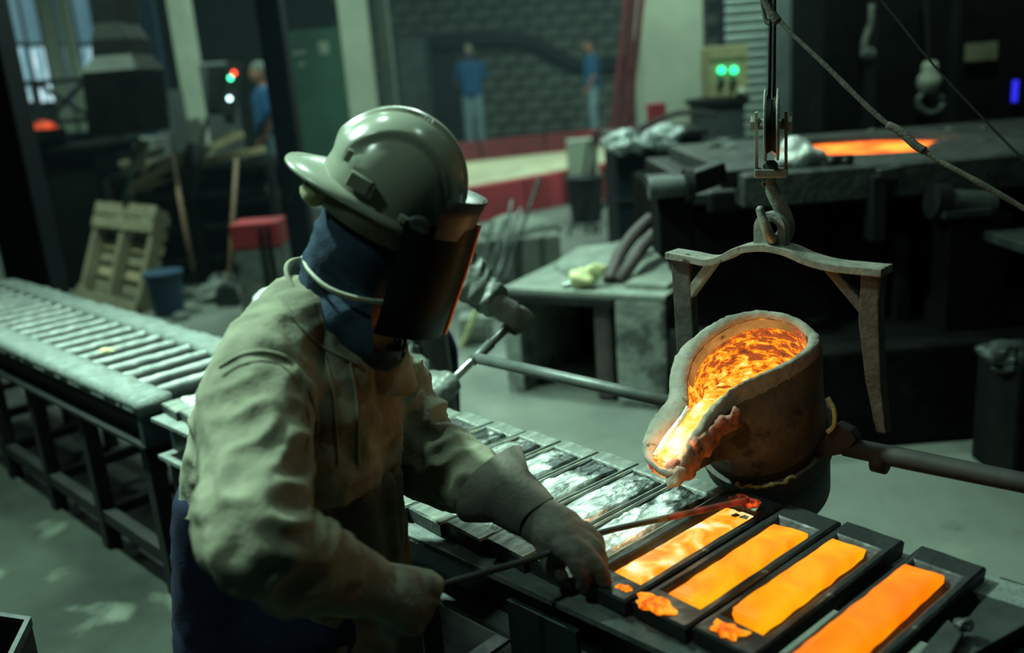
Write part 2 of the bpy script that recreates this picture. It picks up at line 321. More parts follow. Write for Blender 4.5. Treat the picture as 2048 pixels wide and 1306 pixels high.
def blend(mb, name, m, parent=None, voxel=.01, smooth=6, disp=None, loc=None, keep=None, **kw):
    """fuse overlapping closed forms into one continuous skin, then fold it"""
    o = mb.build('tmp', m, parent, loc=loc)
    r = o.modifiers.new('r', 'REMESH'); r.mode = 'VOXEL'; r.voxel_size = voxel
    s_ = o.modifiers.new('s', 'SMOOTH'); s_.iterations = smooth; s_.factor = .5
    dg = bpy.context.evaluated_depsgraph_get(); dg.update()
    me = bpy.data.meshes.new_from_object(o.evaluated_get(dg)); me.name = name
    o0 = origin(o) if parent is None else origin(parent)
    old = o.data; o.modifiers.clear(); o.data = me; bpy.data.meshes.remove(old)
    if not me.materials: me.materials.append(m if not isinstance(m, str) else M[m])
    if keep:
        bm = bmesh.new(); bm.from_mesh(me)
        dead = [v for v in bm.verts if not keep(v.co + o0)]
        bmesh.ops.delete(bm, geom=dead, context='VERTS'); bm.to_mesh(me); bm.free()
    if disp:
        nn = [v.normal.copy() for v in me.vertices]
        for v, n in zip(me.vertices, nn): v.co = v.co + n * disp(v.co + o0, n)
    for p in me.polygons: p.use_smooth = True
    o.name = name
    return setp(o, **kw)
def crv(pts, n=8, closed=False):
    pts = [V(p) for p in pts]; out = []; m = len(pts)
    rng = range(m) if closed else range(m - 1)
    for i in rng:
        if closed: a, b_, c, d = pts[i - 1], pts[i], pts[(i + 1) % m], pts[(i + 2) % m]
        else: a, b_, c, d = pts[max(i - 1, 0)], pts[i], pts[i + 1], pts[min(i + 2, m - 1)]
        for k in range(n):
            t = k / n
            out.append(.5 * ((2 * b_) + (c - a) * t + (2 * a - 5 * b_ + 4 * c - d) * t * t + (3 * b_ - a - 3 * c + d) * t ** 3))
    if not closed: out.append(pts[-1])
    return out
def lump(c, r, seed, sx=1, sy=1, sz=.5, X=V((1, 0, 0)), Y=V((0, 1, 0)), amp=.45, nu=20, nv=12):
    mb = MB().ball(c, (r * sx, r * sy, r * sz), X, Y, ZD, nu, nv); c = V(c)
    for i, p in enumerate(mb.v):
        d = (p - c); k = 1 + amp * noise.noise((p - c) / r * 1.6 + V((seed * 7.1, seed, 3))); mb.v[i] = c + d * k
    return mb
def copyo(o, parent=None):
    c = o.copy(); col.objects.link(c)
    if parent is not None: c.parent = parent
    for ch in list(o.children): copyo(ch, c)
    return c

# ================================================================== SETTING
MB().box((0, 8, -.05), (22, 26, .1)).build('floor', 'floor', kind='structure', loc=(0, 0, 0))
M['walk'] = mat('darkened_walkway_concrete', (.034, .043, .034), (.013, .017, .014), .92, 0, 1.6, 9, .5, 16, .008, spots=((.07, .085, .066), 2.6, .60), spec=.15)
MB().prism([T(-7.5, -4.5, 0), T(2.5, -4.5, 0), T(2.5, 1.10, 0), T(-7.5, 1.10, 0)], (0, 0, .02)).build('trim_4', 'walk', kind='structure')  # walkway colour darkened to offset the lamp light falling there
M['shadefloor'] = mat('table_shade_floor', (.022, .027, .024), (.010, .012, .011), .9, 0, 3, 8, .6, 14, .01, spots=((.07, .085, .075), 3.1, .62))
MB().prism([T(-7.5, 1.10, 0), T(1.2, 1.10, 0), T(1.2, 1.62, 0), T(-7.5, 1.62, 0)], (0, 0, .006)).build('sand_and_shade_strip', 'shadefloor', kind='structure')  # table's shade and dark sand put into the floor strip's colour
lo1 = atz(955, 445, 0); lo2 = atz(1240, 385, 0); ld = (lo2 - lo1).normalized(); ln = V((-ld.y, ld.x, 0))
PL = .40
a = lo1 - ld * 1.7; b_ = lo2 + ld * 3.2
MB().prism([a + ln * .12, b_ + ln * .12, b_ + ln * 9.5, a + ln * 9.5], (0, 0, PL)).build('trim_1', 'slab', kind='structure')
n = 9
kerb = MB().bar(a + ln * .06 + ZD * .2, b_ + ln * .06 + ZD * .2, .1, .38).build('trim_2', 'mortar', kind='structure')
L_ = (b_ - a).length
for i in range(n):
    MB().bar(a + ld * (L_ * i / n + .015) + ln * .05 + ZD * .21, a + ld * (L_ * (i + 1) / n - .015) + ln * .05 + ZD * .21, .16, .42).build('kerb_block', 'red', kerb, bevel=.01)
u1 = atz(930, 325, PL); u2 = atz(1235, 292, PL); ud = (u2 - u1).normalized(); un = V((-ud.y, ud.x, 0))
sg = MB()
P0 = [lo1 + ld * -1.6 + ln * .2, lo2 + ld * 1.5 + ln * .2, u2 + ud * 1.2, u1 - ud * 2]
nx, ny = 40, 14; vs = []
for j in range(ny + 1):
    for i in range(nx + 1):
        s, t = i / nx, j / ny
        p = (P0[0].lerp(P0[1], s)).lerp(P0[3].lerp(P0[2], s), t)
        vs.append(V((p.x, p.y, PL + .012 + max(0, .07 * noise.noise(p * 1.3) + .03) * math.sin(math.pi * t))))
sg.add(vs, [(j * (nx + 1) + i, j * (nx + 1) + i + 1, (j + 1) * (nx + 1) + i + 1, (j + 1) * (nx + 1) + i) for j in range(ny) for i in range(nx)])
sg.build('sand_bed', 'sand', smooth=True, label='pale sand spread on the raised floor between the two red kerbs', cat='sand', kind='stuff')
kerb2 = MB().bar(u1 - ud * 3 + ZD * .12, u2 + ud * 3 + ZD * .12, .12, .24).build('trim_3', 'mortar', kind='structure')
for i in range(8):
    q = u1 - ud * 3; LL = (u2 - u1).length + 6
    MB().bar(q + ud * (LL * i / 8 + .02) + ZD * .15 - un * .02, q + ud * (LL * (i + 1) / 8 - .02) + ZD * .15 - un * .02, .16, .31).build('kerb_block', 'redsteel', kerb2, bevel=.01)
# back wall of blocks
WB = 19.3
wall = MB().box((1, WB + .2, 4.5), (26, .3, 9)).build('wall_back', 'mortar', kind='structure')
bw, bh = .46, .235
bl = MB().box((0, 0, 0), (bw - .035, .14, bh - .03)).build('block', 'block', wall, bevel=.012)
bl.location = (0, 0, 0)
blocks = []
for r in range(17):
    for c in range(18):
        x = -2.9 + c * bw + (bw / 2 if r % 2 else 0); z = .55 + r * bh
        if x > 4.6: continue
        blocks.append((x, z))
wo = origin(wall)
me0 = bl.data
for v in me0.vertices: v.co += wo          # mesh in its own local frame round zero
for i, (x, z) in enumerate(blocks[:296]):
    q = bl if i == 0 else bl.copy()
    if i: col.objects.link(q); q.parent = wall
    q.location = V((x, WB + .02 + random.uniform(-.012, .012), z)) - wo
    q.rotation_euler = (0, random.uniform(-.006, .006), 0)
MB().box((-8.9, 8, 4.5), (.2, 26, 9)).build('wall_left', 'plasterdark', kind='structure')
MB().box((9.4, 8, 4.5), (.2, 26, 9)).build('wall_right', 'plasterdark', kind='structure')
MB().box((0, 8, 9.05), (22, 26, .1)).build('ceiling', 'black', kind='structure')
# door in the back wall
p0 = aty(790, 75, WB - .12); p1 = aty(868, 262, WB - .12)
d1 = MB().box(((p0.x + p1.x) / 2, WB - .14, (p0.z + PL) / 2), (abs(p1.x - p0.x), .1, p0.z - PL)).build('door_1', 'shutter', kind='structure', bevel=.01)
d1.data.materials[0] = M['drum']
MB().box(((p0.x + p1.x) / 2, WB - .2, p0.z + .03), (abs(p1.x - p0.x) + .1, .1, .08)).build('door_frame', 'steel', d1)
for s in (p0.x - .03, p1.x + .03): MB().box((s, WB - .2, (p0.z + PL) / 2), (.07, .1, p0.z - PL)).build('door_frame', 'steel', d1)
MB().box((p1.x + .35, WB - .12, (p0.z + PL) / 2), (.55, .06, p0.z - PL)).build('door_2', 'black', kind='structure')
# columns
def column(name, xl, xr, Y, depth, m, label, z1=8.6, side=None, zb=0):
    a = aty(xl, 130, Y); b_ = aty(xr, 130, Y)
    r = root(name, ((a.x + b_.x) / 2, Y + depth / 2, zb), label, 'column')
    MB().box(((a.x + b_.x) / 2, Y + depth / 2, (z1 + zb) / 2), (b_.x - a.x, depth, z1 - zb)).build('shaft', m, r, bevel=.015)
    MB().box(((a.x + b_.x) / 2, Y + depth / 2, zb + .12), (b_.x - a.x + .12, depth + .12, .24)).build('base', m, r, bevel=.01)
    return r
column('concrete_column', 353, 388, 11., .3, 'plaster', 'pale concrete column standing behind the scrap timber pile')
column('concrete_column', 688, 742, 10.2, .3, 'plaster', 'pale concrete column right behind the hard hat')
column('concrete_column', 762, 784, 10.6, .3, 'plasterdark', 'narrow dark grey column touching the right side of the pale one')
column('concrete_column', 1285, 1408, 9.2, .5, 'plaster', 'widest pale column, standing left of the beige control box')
column('steel_column', 526, 574, 6.5, .2, 'bluesteel2', 'black steel column rising behind the worker and his hard hat')
column('steel_column', -90, 6, 6.2, .25, 'bluesteel2', 'dark steel column at the far left edge beside the railing')
# red raking brace
r = root('red_brace', aty(1240, 400, 8.9), 'dark red steel brace leaning beside the widest pale column', 'beam')
a, b_ = aty(1272, -40, 8.9), aty(1226, 400, 8.9)
MB().bar(a, b_, .035, .16, V((0, 1, 0))).build('web', 'redsteel', r)
for s in (-.075, .075): MB().bar(a + V((s, 0, 0)), b_ + V((s, 0, 0)), .03, .18, V((0, 1, 0))).build('flange', 'redsteel', r, bevel=.004)
# window wall, far left
wr = root('window_1', aty(170, 130, 14.5), 'x', 'x'); del wr['label']; del wr['category']; wr['kind'] = 'structure'
YW = 14.5
xs = [-10, 38, 66, 100, 132, 168, 205, 240, 275, 310]
for i in range(len(xs) - 1):
    for (ya, yb, m) in ((-60, 88, 'day1'), (92, 205, 'day2')):
        a, b_ = aty(xs[i] + 1, (90 if ya < 0 else 150), YW), aty(xs[i + 1] - 1, (90 if ya < 0 else 150), YW); a.z = aty(xs[i], ya, YW).z; b_.z = aty(xs[i], yb, YW).z
        MB().box(((a.x + b_.x) / 2, YW, (a.z + b_.z) / 2), (b_.x - a.x, .03, a.z - b_.z)).build('pane', m, wr)
    a = aty(xs[i], 130, YW); MB().box((a.x, YW - .04, 3.5), (.03, .06, 7)).build('mullion', 'drum', wr)
a, b_ = aty(-20, 90, YW), aty(310, 90, YW); MB().bar(a, b_, .08, .06).build('transom', 'drum', wr)
a, b_ = aty(-20, 205, YW), aty(330, 205, YW); MB().box(((a.x + b_.x) / 2, YW, b_.z / 2), (b_.x - a.x, .2, b_.z)).build('wall_front', 'plasterdark', kind='structure')
for (x0, x1) in ((98, 126), (134, 158)):
    a, b_ = aty(x0, 120, 13.2), aty(x1, 120, 13.2)
    MB().box(((a.x + b_.x) / 2, 13.2, 3.5), (b_.x - a.x, .05, 7)).build('window_post', 'plaster', bevel=.01, label='pale %s post in front of the bright window' % ('wider left' if x0 == 98 else 'narrower right'), cat='post')
# blue curtain strip right of the hood
cu = MB(); rings = []
for z in (0.4, 2, 4, 6.5):
    rr = []
    for i in range(25):
        a = aty(268 + i * 2.6, 130, 12.6); rr.append(V((a.x, 12.6 + .06 * math.sin(i * 1.3), z)))
    rings.append(rr)
cu.loft(rings, False, False, False); cu.build('strip_curtain', M['bluebin'], smooth=True, label='dull blue curtain hanging between the dark hood and the first pale column', cat='curtain')

# ================================================================== BACKGROUND LEFT
def boxpx(name, x0, y0, x1, y1, Y, depth, m, label, cat, zb=None, bevel=.01, **kw):
    a = aty(x0, (y0 + y1) / 2, Y); c = aty(x1, (y0 + y1) / 2, Y); z0 = aty(x0, y1, Y).z if zb is None else zb; z1 = aty(x1, y0, Y).z
    return MB().box(((a.x + c.x) / 2, Y + depth / 2, (z0 + z1) / 2), (c.x - a.x, depth, z1 - z0)).build(name, m, bevel=bevel, label=label, cat=cat, **kw)
# extraction hood: stepped
hx = [(208, 268, 0, -60), (208, 268, 48, None)]
r = root('extraction_hood', aty(258, 268, 8.2), 'dark stepped extraction hood with chimney hanging in front of the bright window', 'hood')
def frust(y0, l0, r0_, y1, l1, r1, Y=8.2, d0=.45, d1=.45):
    rr = []
    for (y, l, q, d) in ((y0, l0, r0_, d0), (y1, l1, r1, d1)):
        a, b_ = aty(l, y, Y), aty(q, y, Y); z = (a.z + b_.z) / 2
        rr.append([V((a.x, Y - d / 2, z)), V((b_.x, Y - d / 2, z)), V((b_.x, Y + d / 2, z)), V((a.x, Y + d / 2, z))])
    return MB().loft(rr)
M['soot2'] = mat('grey_hood_top', (.06, .07, .055), (.035, .042, .035), .8, 0, 4)
frust(-60, 202, 255, 48, 205, 260).build('flue', 'black', r)
frust(48, 212, 258, 80, 203, 280).build('collar', 'soot2', r)
frust(80, 205, 280, 112, 205, 284).build('duct', 'black', r)
frust(112, 210, 284, 142, 198, 302, d0=.5, d1=.7).build('skirt', 'soot2', r)
frust(142, 198, 302, 266, 212, 314, d0=.7, d1=.72).build('canopy', 'blacksoot', r)
# railing
r = root('railing', aty(120, 250, 9.4), 'black cross braced railing in front of the bright window', 'railing')
R_ = lambda x, y: aty(x, y, 9.4)
MB().bar(R_(38, 168), R_(210, 156), .05, .05).build('top_rail', 'black', r)
MB().bar(R_(48, 250), R_(215, 236), .05, .05).build('bottom_rail', 'black', r)
for a in ((68, 166, 82, 246), (178, 158, 192, 238)): MB().bar(R_(*a[:2]), R_(*a[2:]), .055, .05, V((0, 1, 0))).build('post', 'black', r)
MB().bar(R_(72, 165), R_(186, 238), .04, .04, V((0, 1, 0))).build('brace', 'black', r)
MB().bar(R_(92, 243), R_(172, 160), .045, .04, V((0, 1, 0))).build('brace', 'black', r)
# small furnace with glowing mouth
r = root('small_furnace', aty(120, 520, 8.4), 'black block furnace with a glowing orange mouth at the left', 'furnace')
a, c = aty(30, 400, 8.4), aty(203, 400, 8.4)
zf = aty(205, 300, 8.4).z
MB().box(((a.x + c.x) / 2, 8.9, zf / 2), (c.x - a.x, 1., zf)).build('body', 'blacksoot', r, bevel=.02)
MB().box(((a.x + c.x) / 2, 8.9, zf + .03), (c.x - a.x + .1, 1.1, .06)).build('top_plate', 'blacksoot', r, bevel=.01)
g = aty(90, 278, 8.5)
MB().lathe(g - ZD * .07, [(.17, 0), (.19, .06), (.19, .15), (.15, .16)], 20).build('mouth', M['blacksoot'], r)
lump(g + ZD * .04, .14, 3, 1, .8, .85).build('glow', 'farglow', r, smooth=True)
boxpx('equipment_cabinet', 52, 262, 205, 300, 9.6, .6, 'bluesteel2', 'low dark blue cabinet behind the glowing small furnace', 'cabinet', zb=0)
# things between hood and pile
boxpx('grey_crate', 212, 275, 312, 330, 9.7, .6, 'slab', 'dull grey crate under the dark stepped hood', 'crate', zb=0)
boxpx('machine_guard', 312, 180, 345, 300, 10.2, .5, 'drum', 'narrow grey machine guard left of the first pale column', 'machine', zb=0)
# control panel with signal lights
r = root('signal_panel', aty(440, 220, 9.5), 'grey panel with red, green and white signal lights left of the black column', 'panel')
a, c = aty(410, 230, 9.5), aty(450, 122, 9.5)
MB().box(((a.x + c.x) / 2, 9.65, c.z / 2), (c.x - a.x, .25, c.z)).build('cabinet', 'drum', r, bevel=.02)
for i in range(7): 
    q = aty(428, 135 + i * 13, 9.5); MB().box((q.x, 9.5, q.z), (.17, .03, .02)).build('louvre', 'steel', r)
MB().bar(aty(470, 125, 9.5), aty(456, 230, 9.5), .14, .06, V((0, 1, 0))).build('lamp_board', 'black', r)
for (x, y, m) in ((468, 146, 'ledred'), (461, 156, 'ledgreen2'), (459, 197, 'ledwhite')):
    MB().ball(aty(x, y, 9.44), .022).build('signal_light', m, r, smooth=True)
# green board
r = root('notice_board', aty(635, 195, 12.5), 'dark green board with small pale notices between the black and pale columns', 'board')
a, c = aty(578, 330, 12.5), aty(705, 52, 12.5)
MB().box(((a.x + c.x) / 2, 12.5, (a.z + c.z) / 2), (c.x - a.x, .06, c.z - a.z)).build('panel', 'green', r)
MB().box(((a.x + c.x) / 2, 12.5, a.z / 2), (c.x - a.x, .04, a.z)).build('leg_panel', 'drum', r)
for (x, y, w, h) in ((598, 106, .17, .05), (648, 96, .13, .16), (604, 128, .08, .05)): q = aty(x, y, 12.44); MB().box(q, (w, .01, h)).build('notice', 'paper', r)

# timber pile on steel rack
r = root('steel_rack', aty(400, 600, 8.3), 'black steel rack holding bars under the scrap timber', 'rack')
a, c = aty(232, 450, 8.3), aty(556, 450, 8.3)
zr = aty(400, 345, 8.3).z
for z in (.12, .42, .72, zr): MB().box(((a.x + c.x) / 2, 8.8, z), (c.x - a.x, 1.0, .05)).build('shelf', 'blacksoot', r)
for x in (a.x, (a.x + c.x) / 2, c.x):
    for y in (8.3, 9.3): MB().box((x, y, zr / 2), (.07, .07, zr)).build('post', 'black', r)
MB().box(((a.x + c.x) / 2, 9.32, zr / 2), (c.x - a.x, .03, zr)).build('back_panel', 'blacksoot', r)
for i in range(16):
    sh = [.145, .445, .745][i % 3]; y = 8.38 + .16 * (i // 3)
    x0 = random.uniform(a.x, a.x + .4); x1 = random.uniform(c.x - .6, c.x - .05)
    o = MB().bar((x0, y, sh + .06), (x1, y + .05, sh + .06), .09, .07).build('steel_bar', 'steel', bevel=.004, label='grey steel bar on the %s shelf of the black rack' % ['lowest', 'middle', 'upper'][i % 3], cat='bar', group='steel bars on the %s shelf of the rack' % ['lowest', 'middle', 'upper'][i % 3])
boards = [((258, 372), (486, 268), 'fresh', .10, 'long pale plank rising highest out of the scrap timber pile'), ((262, 385), (440, 318), 'wood', .11, 'grey plank crossing low through the scrap timber pile'),
          ((390, 322), (532, 300), 'fresh', .09, 'pale plank lying flat at the right end of the timber pile'), ((240, 330), (330, 300), 'wood', .12, 'short dull board at the left end of the timber pile'),
          ((262, 362), (345, 346), 'fresh', .09, 'short broken pale board low at the left of the timber pile'), ((300, 335), (395, 295), 'wood', .10, 'brown board in the middle of the timber pile'),
          ((330, 392), (420, 352), 'wood', .09, 'dull board sticking out under the timber pile'), ((400, 310), (470, 262), 'fresh', .07, 'thin pale batten beside the longest plank'),
          ((232, 352), (300, 322), 'wood', .08, 'weathered batten poking out left of the timber pile')]
for i, (p, q, m, w, lb) in enumerate(boards):
    Y = 8.2 + .10 * i; A, B = aty(*p, Y), aty(*q, Y + .12)
    MB().bar(A, B, .06, w * .8, V((0, 1, 0))).build('timber_board', m, bevel=.004, label=lb, cat='board', group='scrap timber on the rack')
A, B = aty(372, 395, 8.1), aty(392, 290, 8.25); MB().bar(A, B, .13, .12, V((0, 1, 0))).build('black_beam', 'black', bevel=.005, label='short black beam standing up in front of the timber pile', cat='beam')
A, B = aty(400, 300, 8.2), aty(415, 236, 8.3); MB().bar(A, B, .03, .03, V((0, 1, 0))).build('black_rod', 'black', label='thin black rod above the black beam in the timber pile', cat='rod')
A, B = aty(276, 345, 8.1), aty(286, 282, 8.2); MB().bar(A, B, .11, .05, V((0, 1, 0))).build('wooden_stub', 'wood', bevel=.004, label='short upright brown wood stub left in the timber pile', cat='board')
# tools leaning on the rack
def tool(name, p, q, Y0, Y1, w, m, label, head=None):
    A = aty(*p, Y1); B = aty(*q, Y0)
    r = root(name, B, label, 'tool')
    MB().tube([A, (A + B) / 2, B], w, 8).build('shaft', m, r, smooth=True)
    if head == 'broom':
        MB().box(B + ZD * .05, (.34, .07, .07)).build('head', 'wood', r, bevel=.01); MB().box(B - ZD * .03, (.32, .05, .10)).build('bristles', 'black', r)
    elif head == 'shovel':
        mb = MB().loft([[B + V((math.cos(t) * w_, math.sin(t) * d_, h)) for t in [k * math.pi / 6 for k in range(12)]] for (w_, d_, h) in ((.02, .02, .16), (.09, .025, .10), (.11, .02, -.02), (.06, .015, -.12), (.01, .01, -.15))])
        mb.build('blade', 'steel', r, smooth=True)
    return r
tool('wooden_pole', (344, 312), (386, 540), 7.6, 8.1, .022, 'handle', 'long brown wooden pole leaning between the pallet and the black rack')
tool('shovel', (473, 318), (456, 600), 7.2, 7.9, .018, 'handle', 'shovel with a grey brown shaft leaning left of the red topped block', 'shovel')
tool('green_fork', (268, 318), (248, 400), 7.9, 8.1, .02, 'green', 'green handled fork behind the top of the pallet')
A, B = aty(612, 330, 6.49), aty(578, 402, 6.49); MB().tube([A, B], .007, 6).build('hanging_wire', 'steel', label='thin grey wire hanging against the black column left of the hard hat', cat='wire')
# pallet
PB = atz(150, 602, 0); PR = atz(270, 632, 0); 
PXd = (PR - PB); PXd.z = 0; pw = PXd.length; PXd.normalize()
ptop = aty(190, 415, PB.y + .45); ptr = aty(318, 410, PR.y + .45); lean = ((ptop - PB) + (ptr - PR)) / 2; ph = lean.length; PZd = lean.normalized(); PYd = PZd.cross(PXd).normalized()
if PYd.y < 0: PYd = -PYd
r = root('pallet', (PB + PR) / 2, 'worn wooden pallet leaning upright behind the ash covered table', 'pallet')
def pb(cx, cy, cz, sx, sy, sz, nm, m='wood'):
    MB().box(PB + PXd * cx + PYd * cy + PZd * cz, (sx, sy, sz), PXd, PYd, PZd).build(nm, m, r, bevel=.004)
for x in (.04, pw / 2, pw - .04): pb(x, .06, ph / 2, .07, .10, ph, 'stringer', 'wood')
for z in (.05, ph - .05, ph - .18): pb(pw / 2, 0, z + .02, pw, .022, .11, 'deck_board')
for i in range(7): pb(pw / 2, .125, .08 + i * (ph - .16) / 6, pw, .02, .085, 'back_board', 'fresh' if i in (2, 4) else 'wood')
pb(.09, .0, .12, .16, .03, .07, 'deck_board')
# buckets
def bucket(name, c, r0_, r1, h, m, label, rim=True):
    r = root(name, c, label, 'bucket')
    MB().lathe(c, [(r0_, 0), (r1, h), (r1 - .01, h), (r0_ - .012, .02)], 24, cap=True).build('body', m, r, smooth=False)
    MB().lathe(c, [(r1 + .002, h - .03), (r1 + .018, h - .028), (r1 + .018, h), (r1 + .002, h + .004)], 24).build('rim', m, r)
    return r
c = atz(340, 628, 0); w = 35 * c.y / 1800 * 1.02
bucket('blue_bin', c, w * .85, w, aty(340, 542, c.y).z, 'bluebin', 'large blue plastic bin standing right of the pallet')
c = atz(92, 540, 0)
r = root('blue_can', c, 'small blue can with a pale lid on the floor left of the pallet', 'can')
MB().lathe(c, [(.09, 0), (.09, .36)], 16).build('body', 'bluebin', r); MB().lathe(c + ZD * .36, [(.10, 0), (.10, .08), (.06, .1)], 16).build('lid', 'plaster', r)
# red-topped concrete block
c = atz(520, 645, 0); Y = c.y
a, b2 = aty(468, 520, Y), aty(565, 520, Y); zt = aty(520, 446, Y).z; zm = aty(520, 497, Y).z
r = root('barrier_block', ((a.x + b2.x) / 2, Y + .15, 0), 'grey concrete barrier with a red painted top left of the worker', 'barrier')
MB().box(((a.x + b2.x) / 2, Y + .15, zm / 2), (b2.x - a.x, .3, zm)).build('base', 'rock', r, bevel=.02)
MB().box(((a.x + b2.x) / 2, Y + .15, (zm + zt) / 2), (b2.x - a.x, .31, zt - zm)).build('top', 'red', r, bevel=.01)
for k in (.66, .82): MB().box((a.x + (b2.x - a.x) * k, Y - .02, zt / 2 - .02), (.025, .02, zt * .98)).build('strap', 'black', r)
# scrap by the rack, rubble
for i, (x, y, s) in enumerate([(432, 600, .13), (402, 560, .10), (446, 572, .1), (120, 470, .16), (150, 600, .07), (362, 640, .05), (30, 545, .08)]):
    c = atz(x, y, 0); lump(c + ZD * s * .45, s, i, 1.3, 1, .8, nu=12, nv=8).build('slag_lump', 'rock', label=['grey slag lump by the shovel foot', 'small slag lump beside the blue bin', 'rough slag lump against the red topped barrier', 'big pale slag lump behind the pallet', 'small slag lump at the pallet foot', 'tiny slag chip in front of the blue bin', 'flat slag lump near the far left column'][i], cat='slag')
# blue and white cap behind the shoulder
c = aty(545, 590, 3.5)
r = root('water_cooler', (c.x, 3.5, 0), 'blue and white jug on a stand just behind the worker shoulder', 'jug')
MB().lathe((c.x, 3.5, 0), [(.14, 0), (.14, .04), (.03, .06), (.03, c.z - .28), (.12, c.z - .26), (.12, c.z - .22)], 16).build('stand', 'black', r)
MB().lathe((c.x, 3.5, c.z - .22), [(.10, 0), (.105, .1), (.085, .17)], 20).build('body', 'cobalt', r, smooth=True)
MB().lathe((c.x, 3.5, c.z - .05), [(.085, 0), (.075, .05), (.045, .072)], 20).build('lid', 'white', r, smooth=True)

# ================================================================== PEOPLE
def bodyprims(J, k=1.):
    mb = MB()
    for a, ra, b_, rb in J: mb.caps(a, ra * k, b_, rb * k)
    return mb
def bgperson(c, face, hgt, name_label, cap, arms, shirt='shirt', jeans='jeans', mask=False, lean=0.):
    f = V(face).normalized(); l = V((-f.y, f.x, 0)); s = hgt / 1.75; c = V(c)
    P = lambda fx, lx, z: c + f * fx * s + l * lx * s + ZD * z * s
    r = root('person', c, name_label, 'person')
    hd = P(.03, 0, 1.60)
    mb = bodyprims([(P(0, .1, .1), .05, P(.01, .1, .5), .065), (P(.01, .1, .5), .065, P(0, .09, .92), .09), (P(0, -.1, .1), .05, P(.01, -.1, .5), .065), (P(.01, -.1, .5), .065, P(0, -.09, .92), .09),
                    (P(0, .04, .95), .12, P(0, .05, 1.35), .12), (P(0, -.04, .95), .12, P(0, -.05, 1.35), .12), (P(0, 0, 1.42), .05, P(.01, 0, 1.52), .05)], s)
    mb.ball(hd, (.098 * s, .075 * s, .12 * s), f, l)
    mb.ball(hd + f * .095 * s - ZD * .01, (.02 * s, .014 * s, .025 * s), f, l)
    for sg_ in (1, -1): mb.ball(hd + l * sg_ * .078 * s, (.02 * s, .01 * s, .03 * s), f, l)
    hands = []
    for sg_ in (1, -1):
        sh = P(0, .18 * sg_, 1.38)
        if arms == 'back': el, ha = P(-.08, .28 * sg_, 1.12), P(-.16, .06 * sg_, .98)
        else: el, ha = P(-.03, .22 * sg_, 1.1), P(.1, .2 * sg_, .87)
        mb.caps(sh, .055 * s, el, .042 * s).caps(el, .042 * s, ha, .03 * s)
        for q in range(5): mb.caps(ha, .02 * s, ha + (ha - el).normalized() * (.11 - .01 * q) * s + f * (q - 2) * .018 * s, .009 * s, 6)
        hands.append((sh, el))
    blend(mb, 'body', 'skin', r, .016, 3)
    sb = MB().caps(P(0, .05, .95), .15 * s, P(0, .07, 1.33), .15 * s).caps(P(0, -.05, .95), .15 * s, P(0, -.07, 1.33), .15 * s)
    for sh, el in hands: sb.caps(sh, .075 * s, sh.lerp(el, .75), .065 * s)
    blend(sb, 'shirt', shirt, r, .018, 4)
    tb = MB()
    for sg_ in (1, -1):
        tb.caps(P(0, .08 * sg_, .9), .115 * s, P(.01, .1 * sg_, .5), .085 * s).caps(P(.01, .1 * sg_, .5), .085 * s, P(0, .1 * sg_, .1), .075 * s)
    blend(tb, 'jeans', jeans, r, .018, 4)
    for sg_ in (1, -1): blend(MB().caps(P(-.03, .1 * sg_, .05), .05 * s, P(.13, .11 * sg_, .04), .04 * s), 'shoe', 'black', r, .015, 2)
    hb = MB().ball(hd + ZD * .035 * s - f * .012 * s, (.105 * s, .083 * s, .105 * s), f, l)
    blend(hb, 'cap' if cap else 'hair', 'cap' if cap else 'hair', r, .012, 2, keep=lambda p: (p - hd).z > .0 + .02 * (1 if (p - hd).dot(f) < 0 else 2.4))
    if mask: blend(MB().ball(hd + f * .045 * s - ZD * .05 * s, (.062 * s, .066 * s, .058 * s), f, l), 'mask', 'shirt', r, .012, 2)
    return r
A = atz(955, 287, PL); bgperson((A.x, A.y - 1.2, PL), (-.05, -1, 0), 1.86, 'distant person in a blue shirt and faded jeans facing the camera, arms behind back', True, 'back', mask=True)
B = atz(1187, 272, PL); bgperson((B.x - .1, B.y - 1.2, PL), (-1, .1, 0), 1.80, 'distant person in a blue shirt standing sideways beside the red brace', False, 'down')
C_ = aty(530, 200, 10.4); bgperson((C_.x, 10.4, .30), (-1, -.3, 0), 1.72, 'person in blue half hidden behind the black column near the signal lights', True, 'down')

# ================================================================== BACKGROUND RIGHT
# dark hose across the wall
pts = [aty(x, y, WB - .25) for x, y in ((868, 92), (930, 82), (1010, 80), (1060, 84), (1100, 104), (1150, 128), (1200, 132), (1255, 124))]
MB().tube(crv(pts, 5), .13, 10).build('wall_duct', 'black', smooth=True, label='thick sagging black duct across the block wall behind the two distant people', cat='duct')
# drum with control box
r = root('steel_drum', aty(1447, 300, 8.0), 'grey steel drum under the beige control box', 'drum')
a, b2 = aty(1392, 240, 8), aty(1503, 240, 8); rd = (b2.x - a.x) / 2; cx = (a.x + b2.x) / 2; zt = aty(1447, 200, 8).z
r.location = (cx, 8.0 + rd, 0)
prof = [(rd, 0), (rd, zt * .33), (rd + .015, zt * .34), (rd, zt * .36), (rd, zt * .72), (rd + .015, zt * .73), (rd, zt * .75), (rd, zt - .02), (rd + .012, zt), (rd - .02, zt - .01)]
MB().lathe((cx, 8 + rd, 0), prof, 28).build('body', 'drum', r)
MB().lathe((cx, 8 + rd, zt), [(rd + .04, -.03), (rd + .04, .01), (rd, .02)], 28).build('lid', 'black', r)
r = root('control_box', (cx, 8.15, zt), 'beige control box with two glowing green lamps standing on the grey drum', 'control box')
a, c = aty(1417, 187, 8.05), aty(1496, 88, 8.05); xm, zm = (a.x + c.x) / 2, (zt + .02 + c.z) / 2
